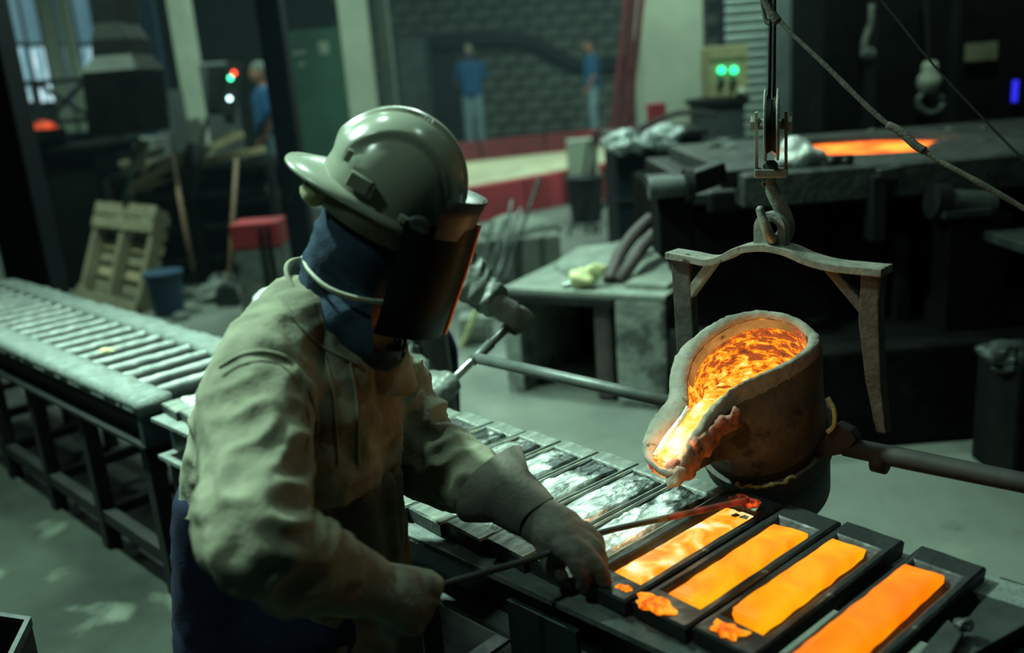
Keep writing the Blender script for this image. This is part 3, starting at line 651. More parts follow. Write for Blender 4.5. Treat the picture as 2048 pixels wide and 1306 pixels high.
MB().box((xm, 8.2, zm), (c.x - a.x, .3, c.z - zt - .02)).build('case', 'beige', r, bevel=.02)
MB().box((xm, 8.04, zm + .16), (c.x - a.x - .04, .02, .1)).build('header_plate', 'beige', r)
for x in (1443, 1468): MB().ball(aty(x, 140, 8.03), .030).build('lamp', 'ledgreen', r, smooth=True)
for x in (1443, 1467):
    q = aty(x, 165, 8.03); MB().lathe(q, [(.028, -.02), (.028, .02), (.012, .035)], 14, V((0, -1, 0))).build('knob', 'black', r)
q = aty(1483, 182, 8.02); MB().ball(q, .03).build('white_button', 'white', r, smooth=True)
# roller shutter
a, c = aty(1452, 260, 12), aty(1578, -40, 12)
r = root('roller_shutter', ((a.x + c.x) / 2, 12, 0), 'grey slatted roller shutter behind the control box', 'shutter')
nsl = 24; z0_, z1_ = .3, c.z + .4
for i in range(nsl):
    z = z0_ + (z1_ - z0_) * (i + .5) / nsl; hh = (z1_ - z0_) / nsl
    x0, x1 = a.x, c.x - .28
    MB().prism([V((x0, 12, z - hh * .34)), V((x0, 11.93, z - hh * .30)), V((x0, 11.90, z - hh * .05)), V((x0, 11.95, z + hh * .22)), V((x0, 12, z + hh * .34))], (x1 - x0, 0, 0)).build('slat', 'shutter', r)
MB().box((c.x - .14, 11.97, (z0_ + z1_) / 2), (.26, .16, z1_ - z0_)).build('guide', 'drum', r)
MB().box(((a.x + c.x) / 2, 12.1, (z0_ + z1_) / 2), (c.x - a.x, .05, z1_ - z0_)).build('backing', 'black', r)
# dark wall panel / machine behind furnace
a, c = aty(1648, 120, 7.0), aty(2600, -60, 7.0)
r = root('dark_machine', ((a.x + c.x) / 2, 7.3, 0), 'huge soot black machine casing behind the melting furnace', 'machine')
MB().box(((a.x + c.x) / 2, 7.4, 2.2), (c.x - a.x, .8, 4.4)).build('casing', 'blacksoot', r, bevel=.03)
for x in (1740, 1905): q = aty(x, 100, 6.98); MB().box((q.x, 6.98, 2.1), (.08, .06, 4.0)).build('rib', 'black', r)
q = aty(1962, 103, 6.96); MB().box(q, (.24, .02, .13)).build('name_plate', mat('dull_label', (.20, .21, .13), None, .8), r)
q = aty(2030, 182, 6.96); MB().box(q, (.03, .03, .16)).build('blue_lamp', 'ledblue', r)
r = root('valve', aty(1860, 180, 6.85), 'pale valve bottle with a dark ring hanging on the black machine', 'valve')
MB().lathe(aty(1858, 170, 6.85), [(.05, -.05), (.085, 0), (.08, .06), (.05, .1), (.06, .13), (.04, .17)], 16).build('bulb', 'plaster', r, smooth=True)
MB().tube(crv([aty(1860 + 24 * math.cos(t), 205 + 20 * math.sin(t), 6.84) for t in [k * math.pi / 4 for k in range(8)]], 3, True), .022, 8).build('ring', 'rock', r, smooth=True)
MB().tube([aty(1858, 143, 6.85), aty(1850, -40, 6.9)], .02, 8).build('pipe', 'black', r)
r = root('valve_lever', aty(1738, 95, 6.97), 'small dull pipe elbow on the black machine left of the valve', 'pipe')
MB().tube(crv([aty(1742, 10, 6.96), aty(1740, 50, 6.96), aty(1728, 95, 6.96), aty(1745, 118, 6.96)], 5), .025, 8).build('elbow', 'rock', r, smooth=True)
MB().ball(aty(1736, 108, 6.96), (.06, .04, .05)).build('joint', 'rock', r, smooth=True)
# dark blue bin with foil
Yb = 7.4
a, c = aty(1238, 470, Yb), aty(1405, 268, Yb)
r = root('dark_bin', ((a.x + c.x) / 2, Yb + .4, 0), 'tall dark blue steel bin with foil on its rim, left of the furnace', 'bin')
MB().box(((a.x + c.x) / 2, Yb + .4, c.z / 2), (c.x - a.x, .8, c.z)).build('body', 'bluesteel2', r, bevel=.015)
MB().box(((a.x + c.x) / 2, Yb + .4, c.z + .02), (c.x - a.x + .08, .86, .04)).build('rim', 'black', r)
MB().box(((a.x + c.x) / 2, Yb - .01, c.z * .55), (c.x - a.x + .04, .03, .03)).build('band', 'blue_steel', r)
zt = c.z + .04
MB().tube(crv([V((c.x - .5, Yb + .1, zt + .03)), V((c.x - .2, Yb + .1, zt + .13)), V((c.x + .05, Yb + .1, zt + .12)), V((c.x + .16, Yb + .1, zt + .09))], 4), .03, 8, flat=.5).build('black_bar', 'black', label='flat black bar lying across the top of the dark blue bin', cat='bar')
for i, x in enumerate((1254, 1326)):
    q = aty(x, 284 - i * 8, Yb - .05); lump(q, .12, i + 4, 1.2, .9, .75, amp=.7, nu=24, nv=16).build('foil_bundle', 'foil', label=('left' if i == 0 else 'right') + ' crumpled silver foil bundle on the rim of the dark blue bin', cat='foil', group='foil bundles on the dark bin')
q = aty(1313, 238, 7.7); MB().box((q.x, 7.7, (zt + q.z + .12) / 2 + .0), (.14, .14, q.z + .14 - zt)).build('red_box', 'red', bevel=.008, label='small red box standing on the dark blue bin', cat='box')
# white slab + black bucket with rods
a, c = aty(1142, 350, 11.2), aty(1200, 280, 11.2)
MB().box(((a.x + c.x) / 2, 11.6, (0 + c.z) / 2), (c.x - a.x, .3, c.z)).build('concrete_post', 'plaster', bevel=.01, label='pale square post behind the black bucket of rods', cat='post')
c = atz(1174, 442, 0); Y = c.y
r = bucket('black_bucket', V((c.x, Y, 0)), .17, .21, aty(1174, 352, Y).z, 'black', 'black bucket full of steel rods in front of the red kerb')
rods = [((1196, 258), (1168, 430)), ((1186, 268), (1190, 425)), ((1214, 330), (1180, 430)), ((1178, 280), (1160, 420))]
for i, (p, q) in enumerate(rods):
    MB().tube([aty(*p, Y + .02 * i), aty(*q, Y + .01 * i)], .018, 6).build('steel_rod', 'black', label='thin black rod standing in the black bucket', cat='rod', group='rods in the black bucket')
r = root('rod_stand', aty(1170, 510, 9.2), 'black splayed stand of thin legs in front of the black bucket', 'stand')
for p, q in (((1165, 400), (1120, 515)), ((1190, 400), (1185, 500)), ((1180, 430), (1165, 500)), ((1205, 420), (1240, 330)), ((1195, 450), (1205, 505))):
    MB().tube([aty(*p, 9.3), aty(*q, 9.2)], .016, 6).build('leg', 'black', r)
# grey trough and rods behind second worker
a, c = aty(950, 560, 6.6), aty(1120, 470, 6.6)
r = root('sand_trough', ((a.x + c.x) / 2, 7.0, 0), 'low grey trough behind the second worker, below the lower red kerb', 'trough')
MB().box(((a.x + c.x) / 2, 7.0, c.z / 2), (c.x - a.x, .8, c.z)).build('body', 'slab', r, bevel=.02)
lump(V(((a.x + c.x) / 2, 7.0, c.z)), .3, 8, 1.0, 1.1, .35).build('heap', 'dust', r, smooth=True)
for i, (p, q) in enumerate([((1042, 415), (990, 560)), ((1024, 400), (1002, 545)), ((1010, 440), (975, 560)), ((985, 445), (960, 545)), ((1035, 470), (1010, 560)), ((1078, 355), (1040, 470))]):
    MB().tube([aty(*p, 6.6), aty(*q, 6.2)], .014, 6).build('leaning_rod', 'steel', label='thin grey steel rod leaning on the grey trough', cat='rod', group='rods leaning on the trough')
A, B = aty(962, 600, 5.4), atz(925, 690, .01); MB().tube([A, B], .018, 8).build('short_stick', 'lump', label='pale yellow stick behind the second worker glove', cat='stick')

# ------------------------------------------------------------------ bench with hoses
bz = .585
b0, b1 = aty(1003, 575, 4.6), aty(1330, 585, 4.15)
bd = (V((b1.x, b1.y, 0)) - V((b0.x, b0.y, 0))); bl_ = bd.length; bd.normalize(); bn = V((-bd.y, bd.x, 0)); O = V((b0.x, b0.y, 0))
r = root('casting_bench', O + bd * bl_ / 2 + bn * .4, 'dust covered steel bench with a dark cavity and pale pillar behind the ladle', 'bench')
def bb(x0, x1, y0, y1, z0, z1, nm, m, bev=.008):
    MB().box(O + bd * (x0 + x1) / 2 + bn * (y0 + y1) / 2 + ZD * (z0 + z1) / 2, (x1 - x0, y1 - y0, z1 - z0), bd, bn).build(nm, m, r, bevel=bev)
bb(0, bl_, 0, 1.0, bz - .03, bz, 'top_plate', 'dust')
bb(.04, bl_ - .27, -.01, .02, bz - .075, bz - .03, 'front_lip', 'black')
bb(-.02, .08, .02, .9, 0, bz - .03, 'side_slab', 'rock')
bb(bl_ - .27, bl_, .0, .6, 0, bz - .02, 'pillar', 'rock', .03)
bb(.08, bl_ - .27, .75, .85, 0, bz - .03, 'back_plate', 'blacksoot')
bb(bl_ - .40, bl_ - .30, .03, .13, 0, bz - .03, 'inner_post', 'hose', .03)
hv = MB().ball(O + bd * bl_ * .5 + bn * .68 + ZD * bz, (bl_ * .48, .42, .09), bd, bn, ZD, 24, 12)
for i, p in enumerate(hv.v): hv.v[i] = p + ZD * .03 * noise.noise(p * 7)
hv.build('dust_heap', 'dust', r, smooth=True)
bb(bl_ - .25, bl_ - .02, .1, .5, bz - .01, bz + .03, 'ash_cake', 'dust', .015)
for i, (dx, dy) in enumerate(((0, 0), (22, 18))):
    pts = [aty(x + dx, y + dy, Yy) for x, y, Yy in ((1302, 438, 4.85 - .12 * i), (1268, 470, 4.75 - .12 * i), (1240, 510, 4.62 - .1 * i), (1218, 560, 4.5))]
    pts[-1].z = bz + .01
    MB().tube(crv(pts, 6), .036, 14).build('hose', 'hose', smooth=True, label=('upper left' if i == 0 else 'lower right') + ' of the two thick brown hoses curving onto the bench', cat='hose', group='brown hoses on the bench')
q = atz(1172, 560, bz + .02); q = O + bd * .56 + bn * .25 + ZD * (bz + .06)
lump(atz(1166, 556, bz + .05), .07, 2, 1.1, 1, .7).build('slag_piece', 'lump', smooth=True, label='pale yellow slag piece lying on the dusty bench', cat='slag')
lump(atz(1192, 540, bz + .09), .045, 5, 1.2, .7, .7).build('slag_piece', 'lump', smooth=True, label='smaller yellow slag crumb right of the pale slag piece', cat='slag')
MB().tube([atz(1126, 572, bz + .012), atz(1200, 552, bz + .03)], .012, 8).build('bench_rod', 'brightpipe', label='short bright rod lying on the dusty bench', cat='rod')
c = atz(955, 690, 0)
r = root('ash_block', c, 'small grey concrete block on the floor below the second worker glove', 'block')
MB().box(c + V((.0, .1, .09)), (.21, .2, .18)).build('block', 'rock', r, bevel=.015); MB().box(c + V((.0, -.0, .09)), (.12, .02, .1)).build('recess', 'slab', r, bevel=.01)

# ------------------------------------------------------------------ melting furnace
fz = 1.165
F0 = aty(1412, 325, 4.05); FX0 = .84
r = root('melting_furnace', (1.9, 4.9, 0), 'large black melting furnace with a glowing bath on top at the right', 'furnace')
MB().box(((FX0 + 3.6) / 2, 4.95, .5), (3.6 - FX0, 1.7, 1.0)).build('body', 'blacksoot', r, bevel=.03)
MB().box(((.74 + 3.6) / 2, 3.82, .22), (3.6 - .74, .56, .44)).build('plinth', 'blacksoot', r, bevel=.02)
MB().box((2.3, 4.9, 1.03), (2.75, 1.75, .10)).build('neck', 'black', r, bevel=.02)
x0 = aty(1440, 330, 4.0).x; x1 = 3.8
# top rim plate with a round bath opening
cx_, cy_ = aty(1730, 283, 4.72).x, 4.72
seg = 40; outer = []; inner = []
for k in range(seg):
    t = 2 * math.pi * k / seg; dx, dy = math.cos(t), math.sin(t)
    m_ = max(abs(dx) / (.86 if dx < 0 else 1.9), abs(dy) / .86); outer.append(V((cx_ + dx / m_, cy_ + dy / m_, 0))); inner.append(V((cx_ + .50 * dx, cy_ + .52 * dy, 0)))
MB().loft([[p + ZD * (fz - .14) for p in outer], [p + ZD * (fz - .01) for p in outer], [p.lerp(V((cx_, cy_, 0)), .03) + ZD * fz for p in outer], [p + ZD * (fz + .005) for p in inner], [p + ZD * (fz - .09) for p in inner]], True, False).build('rim_plate', 'furntop', r)
MB().lathe((cx_, cy_, fz - .05), [(.52, 0), (.52, .02)], 40).build('glowing_bath', 'furnglow', r)
MB().lathe((cx_, cy_, fz), [(.50, -.08), (.50, .0), (.57, .012), (.60, .0)], 40, cap=False).build('bath_collar', 'furntop', r, smooth=True)
for i in range(26):
    t = random.uniform(-.6, 2.4); rr = random.uniform(.6, .85); q = V((cx_ + math.cos(t) * rr * 1.3, cy_ + math.sin(t) * rr * .8, fz + .01))
    if i % 3 == 0: lump(q, random.uniform(.02, .045), i, nu=8, nv=6).build('ash_crumb', 'dust', r)
MB().box((x0 - .07, 4.5, fz - .12), (.22, .9, .05)).build('side_lip', 'steel', r, bevel=.008)
# front plates with rivets
def fplate(px0, py0, px1, py1, Y, nm, m, bev=.012, th=.04):
    a, c = aty(px0, py1, Y), aty(px1, py0, Y)
    MB().box(((a.x + c.x) / 2, Y, (a.z + c.z) / 2), (c.x - a.x, th, c.z - a.z)).build(nm, m, r, bevel=bev)
fplate(1440, 332, 1570, 378, 3.99, 'front_plate', 'black'); fplate(1575, 330, 1645, 372, 3.97, 'spout_block', 'steel', .02, .1); fplate(1708, 322, 2060, 385, 3.99, 'front_plate', 'steel')
a, c = aty(1647, 372, 3.95), aty(1707, 308, 3.95)
rp = MB().box(((a.x + c.x) / 2, 3.95, (a.z + c.z) / 2), (c.x - a.x, .03, c.z - a.z)).build('rivet_plate', 'steel', r, bevel=.008)
for x in (1662, 1692):
    for y in (322, 357):
        q = aty(x, y, 3.935); MB().ball(q, (.018, .014, .018), nu=10, nv=6).build('rivet', 'tube', rp, smooth=True)
cr_ = aty(1606, 305, 4.0)
cm = lump(cr_ + V((0, .02, -.01)), .10, 9, 1.0, .8, .62, amp=.6, nu=24, nv=16); cm.build('spout_crust', 'crust', r, smooth=True)
# raised right deck
a = aty(1760, 345, 3.93); MB().prism([V((a.x, 3.9, fz - .10)), V((3.6, 3.9, fz - .10)), V((3.6, 4.9, fz + .02)), V((a.x + .5, 4.5, fz - .02))], (0, 0, .03)).build('side_deck', 'furntop', r)
MB().bar(aty(1760, 388, 3.88), aty(2080, 300, 4.6), .05, .05).build('deck_edge', 'steel', r)
MB().bar(aty(1752, 350, 3.85), aty(1748, 480, 3.85), .06, .10, V((0, 1, 0))).build('bracket', 'black', r, bevel=.006)
MB().bar(aty(1752, 350, 3.85), aty(1800, 342, 3.85), .05, .08, V((0, 1, 0))).build('bracket', 'steel', r, bevel=.006)
# trunnions
def trunnion(xa, ya, xb, yb, Y, rr, m='steel'):
    A, B = aty(xa, ya, Y), aty(xb, yb, Y)
    MB().tube([A, B], rr, 18).build('trunnion', m, r, bevel=.004)
    return A, B
A, B = trunnion(1297, 378, 1368, 372, 3.75, .045, 'tube')
MB().tube([B + V((-.0, 0, 0)), B + V((.035, 0, 0))], .075, 18).build('trunnion_collar', 'black', r)
MB().bar(aty(1375, 368, 3.8), aty(1438, 345, 3.9), .09, .10, V((0, 1, 0))).build('trunnion_arm', 'black', r, bevel=.01)
MB().box(aty(1345, 445, 3.85), (.15, .2, .26)).build('trunnion_pedestal', 'blacksoot', r, bevel=.01)
A, B = trunnion(1890, 405, 1985, 408, 3.75, .055, 'tube')
MB().tube([aty(1862, 402, 3.75), aty(1892, 404, 3.75)], .075, 18).build('trunnion_collar', 'black', r)
tp = MB().box(aty(1928, 425, 3.70), (.2, .08, .03)).build('trunnion_foot', 'steel', r, bevel=.004)
MB().box(aty(1930, 560, 3.8), (.26, .2, .6)).build('trunnion_pedestal', 'blacksoot', r, bevel=.01)
for (xa, ya, xb, yb) in ((1800, 470, 1800, 900), (1890, 690, 1890, 900)): MB().bar(aty(xa, ya, 3.95), aty(xb, yb, 3.95), .06, .05, V((0, 1, 0))).build('casing_rib', 'black', r)
MB().bar(aty(1790, 700, 3.9), aty(1888, 700, 3.9), .04, .06).build('casing_ledge', 'steel', r)
MB().bar(aty(1888, 700, 3.9), aty(1895, 688, 3.85), .04, .05).build('casing_ledge', 'steel', r)
MB().box(aty(2060, 480, 3.5), (.22, .3, .04)).build('side_shelf', 'steel', r, bevel=.006)
for i, (x, y) in enumerate(((2040, 725), (2020, 705))):
    lump(aty(x, y, 3.2), .09, 20 + i, 1.2, 1, .5).build('scrap_clump', 'steel', r)
MB().box(aty(2055, 860, 3.25), (.28, .3, .66)).build('scrap_plinth', 'blacksoot', r, bevel=.02)

# ================================================================== CASTING TABLE
TZ = .75
def frame(name, u0_, u1_, label, endcap):
    r = root(name, T((u0_ + u1_) / 2, 1.33, 0), label, 'table')
    for (v, s) in ((1.09, -1), (1.56, 1)):
        zt = TZ - .034
        MB().bar(T(u0_, v, zt - .006), T(u1_, v, zt - .006), .07, .012).build('top_flange', 'raildust', r)
        MB().bar(T(u0_, v - s * .02, zt - .068), T(u1_, v - s * .02, zt - .068), .01, .112).build('web', 'blue_steel', r)
        MB().bar(T(u0_, v, zt - .13), T(u1_, v, zt - .13), .07, .012).build('bottom_flange', 'black' if endcap else 'raildust', r)
    k = max(2, int((u1_ - u0_) / .55) + 1)
    for i in range(k):
        u = u0_ + .06 + (u1_ - u0_ - .12) * i / (k - 1)
        for v in (1.10, 1.55):
            MB().bar(T(u, v, .0), T(u, v, TZ - .19), .055, .055, UD).build('leg', 'black', r, bevel=.004)
        MB().bar(T(u, 1.10, .16), T(u, 1.55, .16), .04, .04).build('cross_brace', 'black', r)
        MB().bar(T(u, 1.10, TZ - .2), T(u, 1.55, TZ - .2), .05, .05).build('cross_beam', 'black', r)
    for v in (1.10, 1.55): MB().bar(T(u0_, v, .16), T(u1_, v, .16), .045, .05).build('lower_rail', 'black' if endcap else 'steel', r, bevel=.004)
    if endcap:
        for u in (u0_ + .01, u1_ - .01): MB().bar(T(u, 1.06, TZ - .11), T(u, 1.60, TZ - .11), .03, .11).build('end_channel', 'blue_steel', r)
    return r
rt = frame('casting_table', -2.66, .32, 'long dark steel casting table carrying the ingot moulds, right of the gap', False)
for i in range(7):
    u = -1.55 + i * .16; MB().bar(T(u, 1.09, .20), T(u, 1.57, .20), .045, .012).build('shelf_slat', 'steel', rt)
MB().bar(T(-1.10, 1.035, TZ - .13), T(-.93, 1.035, TZ - .13), .012, .15).build('side_patch', 'blue_steel', rt)
MB().bar(T(-1.9, 1.02, .30), T(.2, 1.02, .30), .05, .03).build('lower_ledge', 'steel', rt)
MB().bar(T(-1.42, 1.05, .05), T(-1.0, 1.55, .58), .04, .04).build('diagonal_brace', 'black', rt)
lt = frame('cooling_table', -5.6, -2.76, 'long table with an ash covered slotted top at the left', True)
# slotted top
def rough_slab(u0_, u1_, v0, v1, z0, z1, amp, nu_, nv_, seed, round_=0.):
    mb = MB(); rings = []
    for i in range(nu_ + 1):
        u = u0_ + (u1_ - u0_) * i / nu_; rr = [T(u, v0, z0)]
        for j in range(nv_ + 1):
            t = j / nv_; v = v0 + (v1 - v0) * t
            dz = amp * noise.noise(V((u * 14 + seed, v * 14, seed))) + amp * .5 * noise.noise(V((u * 40, v * 40, seed))) - round_ * (2 * t - 1) ** 2
            rr.append(T(u, v + (amp * .6 * noise.noise(V((u * 9, seed, j))) if j in (0, nv_) else 0), z1 + dz))
        rr.append(T(u, v1, z0)); rings.append(rr)
    return mb.loft(rings)
rough_slab(-5.58, -2.74, 1.055, 1.165, TZ - .05, TZ, .006, 110, 4, 1).build('side_rail', 'raildust', lt, smooth=True)
rough_slab(-5.58, -2.74, 1.49, 1.60, TZ - .05, TZ, .010, 110, 4, 2).build('side_rail', 'raildust', lt, smooth=True)
def ubar(u0_, u1_, seed):
    mb = MB(); rings = []; nn = 16
    for i in range(nn + 1):
        v = 1.16 + (.34) * i / nn; rr = []
        for j in range(9):
            t = j / 8; u = u0_ + (u1_ - u0_) * t
            z = TZ - .060 + .054 * math.sin(math.pi * t) ** .6 + .004 * noise.noise(V((u * 30, v * 30, seed)))
            rr.append(T(u, v, z))
        rr.append(T(u1_, v, TZ - .085)); rr.append(T(u0_, v, TZ - .085)); rings.append(rr)
    return mb.loft(rings)
u = -5.52; i = 0
while u < -2.83:
    ubar(u, u + .070, i).build('bar', 'bardust', lt, smooth=True); u += .131; i += 1
MB().bar(T(-5.58, 1.33, TZ - .10), T(-2.76, 1.33, TZ - .10), .46, .02).build('under_plate', 'black', lt)
lump(T(-3.45, 1.25, TZ + .003), .022, 3, 1.3, 1, .5).build('yellow_chip', 'lump', label='small yellow chip on the ash covered slotted table', cat='chip')

# moulds -------------------------------------------------------------
def mould_mesh(w, L, h, cw, cl, depth):
    mb = MB()
    def rect(a, b_, z): 
        # subdivided rectangle ring
        pts = []
        n1, n2 = 3, 8
        for i in range(n1): pts.append(V((-a + 2 * a * i / n1, -b_, z)))
        for i in range(n2): pts.append(V((a, -b_ + 2 * b_ * i / n2, z)))
        for i in range(n1): pts.append(V((a - 2 * a * i / n1, b_, z)))
        for i in range(n2): pts.append(V((-a, b_ - 2 * b_ * i / n2, z)))
        return pts
    rings = [rect(w / 2 - .002, L / 2 - .002, -h), rect(w / 2, L / 2, -.004), rect(w / 2 - .004, L / 2 - .004, 0), rect(cw / 2 + .004, cl / 2 + .004, 0), rect(cw / 2, cl / 2, -.003), rect(cw / 2 - .010, cl / 2 - .015, -depth)]
    for ri in (1, 2, 3, 4):
        for k, p in enumerate(rings[ri]): p += V((0, 0, .0022 * noise.noise(V((p.x * 60, p.y * 40, ri * .3)))))
    mb.loft(rings, True, True)
    return mb
YAW = math.radians(-45 - 5.5)   # local x along table (+u), y across; moulds sit slightly skewed
proto = mould_mesh(.118, .485, .033, .084, .362, .022).build('ingot_mould', 'hotiron', loc=(0, 0, 0), label='p', cat='mould', group='ingot moulds on the casting table')
CEN = [(-.508, 'black mould holding the orange ingot nearest the bottom right corner'), (-.652, 'black mould holding the amber ingot, left of the dark gap'),
       (-.775, 'black mould holding the yellow ingot beside the large drip of dross'), (-.900, 'black mould holding the whitest hot ingot under the skimmer tip')]
def place(o, u, v=1.335, z=TZ, yaw=YAW):
    o.location = T(u, v, z); o.rotation_euler = (0, 0, yaw)
for i, (u, lb) in enumerate(CEN):
    o = proto if i == 0 else copyo(proto); place(o, u, z=TZ + (-.004 if i == 0 else .001 * i)); o['label'] = lb
_t = mould_mesh(.118, .485, .033, .096, .385, .020).build('tmp_mould', 'iron', loc=(0, 0, 0)); m2 = _t.data; bpy.data.objects.remove(_t)
words = ['grey mould with silver metal just left of the skimmer rod', 'grey mould with a torn silver skin, second left of the hot ingots', 'silvery mould below the ladle spout tip, third left of the hot ingots', 'silvery mould with dark smears, fourth left of the hot ingots', 'bright mould with white smears beyond the glove cuff, fifth left of the hot ingots',
         'dusty silver mould above the worker sleeve, sixth left of the hot ingots', 'dusty silver mould near the elbow, seventh left of the hot ingots', 'grey mould nearest the second worker apron']
def stain(m, col_, k, th, sc):
    nt = m.node_tree; N = nt.nodes; L = nt.links; b = N['Principled BSDF']; src = b.inputs['Base Color'].links[0].from_socket
    tc = N.new('ShaderNodeTexCoord'); sx = N.new('ShaderNodeSeparateXYZ'); L.new(tc.outputs['Object'], sx.inputs[0])
    n1 = N.new('ShaderNodeTexNoise'); n1.inputs['Scale'].default_value = sc; n1.inputs['Detail'].default_value = 7; L.new(tc.outputs['Object'], n1.inputs['Vector'])
    oi = N.new('ShaderNodeObjectInfo'); n1.noise_dimensions = '4D'; ml = N.new('ShaderNodeMath'); ml.operation = 'MULTIPLY'; L.new(oi.outputs['Random'], ml.inputs[0]); ml.inputs[1].default_value = 20; L.new(ml.outputs[0], n1.inputs['W'])
    ma = N.new('ShaderNodeMath'); ma.operation = 'MULTIPLY_ADD'; L.new(sx.outputs['Y'], ma.inputs[0]); ma.inputs[1].default_value = k; L.new(n1.outputs['Fac'], ma.inputs[2])
    mr = N.new('ShaderNodeMapRange'); L.new(ma.outputs[0], mr.inputs[0]); mr.inputs[1].default_value = th; mr.inputs[2].default_value = th + .10
    mx = N.new('ShaderNodeMix'); mx.data_type = 'RGBA'; L.new(mr.outputs[0], mx.inputs[0]); L.new(src, mx.inputs[6]); mx.inputs[7].default_value = (*col_, 1); L.new(mx.outputs[2], b.inputs['Base Color'])
stain(M['silver'], (.055, .07, .065), 1.0, .56, 16)
# skin of cooled metal, one relief per kind
def skin_mesh(seed, w=.100, L=.385, hgt=.0065):
    mb = MB(); nu_, nv_ = 14, 46; vs = []
    for j in range(nv_ + 1):
        for i in range(nu_ + 1):
            x = -w / 2 + w * i / nu_; y = -L / 2 + L * j / nv_
            e = min(i, nu_ - i, j, nv_ - j)
            edge = .9 + .1 * noise.noise(V((y * 20, seed, 0)))
            z = -.003 + (hgt * (.5 + .9 * noise.noise(V((x * 26 + seed, y * 14, seed))) + .5 * noise.noise(V((x * 60, y * 60, seed)))) if e > 0 else -.012)
            vs.append(V((x * edge, y, z)))
    fs = [(j * (nu_ + 1) + i, j * (nu_ + 1) + i + 1, (j + 1) * (nu_ + 1) + i + 1, (j + 1) * (nu_ + 1) + i) for j in range(nv_) for i in range(nu_)]
    mb.add(vs, fs)
    return mb
cold = []
us = [-1.022, -1.143, -1.264, -1.385, -1.506, -1.627, -1.748, -1.87, -1.99, -2.11, -2.23, -2.35, -2.47, -2.59]
for i, u in enumerate(us):
    o = copyo(proto); o.data = m2; place(o, u, z=TZ + random.uniform(-.003, .003))
    o['label'] = words[i] if i < 8 else 'grey mould just left of the jacket, last on the casting table' if i == len(us) - 1 else 'grey mould hidden behind the worker in the leather jacket'
    o.name = 'ingot_mould'
    k = skin_mesh(i * 1.7 + 1).build('silver_ingot', 'silver', loc=(0, 0, 0), smooth=True, cat='ingot', group='cooled silver ingots in their moulds', label=('cooled silver ingot in the ' + words[i][words[i].index('mould'):].replace('mould', 'mould', 1)) if i < 8 else 'cooled ingot just left of the jacket, in the last mould' if i == len(us) - 1 else 'cooled ingot hidden behind the worker in the leather jacket')
    place(k, u, z=TZ + .001)
    if i < 8:
        s_ = words[i]; k['label'] = ['broad silver ingot just left of the skimmer rod', 'silver ingot with a torn wavy skin, second left of the hot ingots', 'silver ingot below the ladle spout tip, third left of the hot ingots', 'silver ingot with dark smears, fourth left of the hot ingots', 'brightest silver ingot beyond the glove cuff', 'dusty silver ingot above the worker sleeve', 'dusty silver ingot near the worker elbow', 'dull ingot nearest the second worker apron'][i]
# hot ingots
def hot(name, c4, m, label, seed, z=TZ - .001):
    A, B, C2, D = [atz(x, y, z) for x, y in c4]  # near left, near right, far right, far left
    nu_, nv_ = 8, 34; vs = []
    for j in range(nv_ + 1):
        for i in range(nu_ + 1):
            s, t = i / nu_, j / nv_
            p = A.lerp(B, s).lerp(D.lerp(C2, s), t)
            if i in (0, nu_): p += UD * .0035 * noise.noise(V((t * 9, seed, i)))
            if j in (0, nv_): p += VD * .006 * noise.noise(V((s * 3, seed, j)))
            e = i in (0, nu_) or j in (0, nv_)
            vs.append(V((p.x, p.y, z + (-.006 if e else .0015 + .002 * noise.noise(p * 30)))))
    mb = MB().add(vs, [(j * (nu_ + 1) + i, j * (nu_ + 1) + i + 1, (j + 1) * (nu_ + 1) + i + 1, (j + 1) * (nu_ + 1) + i) for j in range(nv_) for i in range(nu_)])
    top = list(mb.v); n0 = len(top); border = [i for i in range(nu_ + 1)] + [j * (nu_ + 1) + nu_ for j in range(1, nv_ + 1)] + [nv_ * (nu_ + 1) + i for i in range(nu_ - 1, -1, -1)] + [j * (nu_ + 1) for j in range(nv_ - 1, 0, -1)]
    low = [top[k] - ZD * .014 for k in border]; mb.v += low
    mb.f += [(border[k], border[(k + 1) % len(border)], n0 + (k + 1) % len(border), n0 + k) for k in range(len(border))] + [tuple(range(n0, n0 + len(border)))]
    return mb.build(name, m, smooth=True, label=label, cat='ingot', group='glowing ingots in the moulds')
hot('hot_ingot', [(1226, 1140), (1284, 1167), (1511, 1029), (1452, 1010)], 'ingot_a', 'yellow white glowing ingot with a dark speckled far end, nearest the glove', 1)
hot('hot_ingot', [(1327, 1188), (1394, 1212), (1616, 1062), (1546, 1043)], 'ingot_b', 'yellow orange glowing ingot with pale specks, second from the glove', 2)
hot('hot_ingot', [(1449, 1216), (1526, 1250), (1733, 1094), (1662, 1072)], 'ingot_c', 'amber glowing ingot left of the dark gap between moulds', 3)
hot('hot_ingot', [(1560, 1318), (1690, 1330), (1889, 1146), (1806, 1122)], 'ingot_d', 'deep orange glowing ingot at the bottom right', 4)
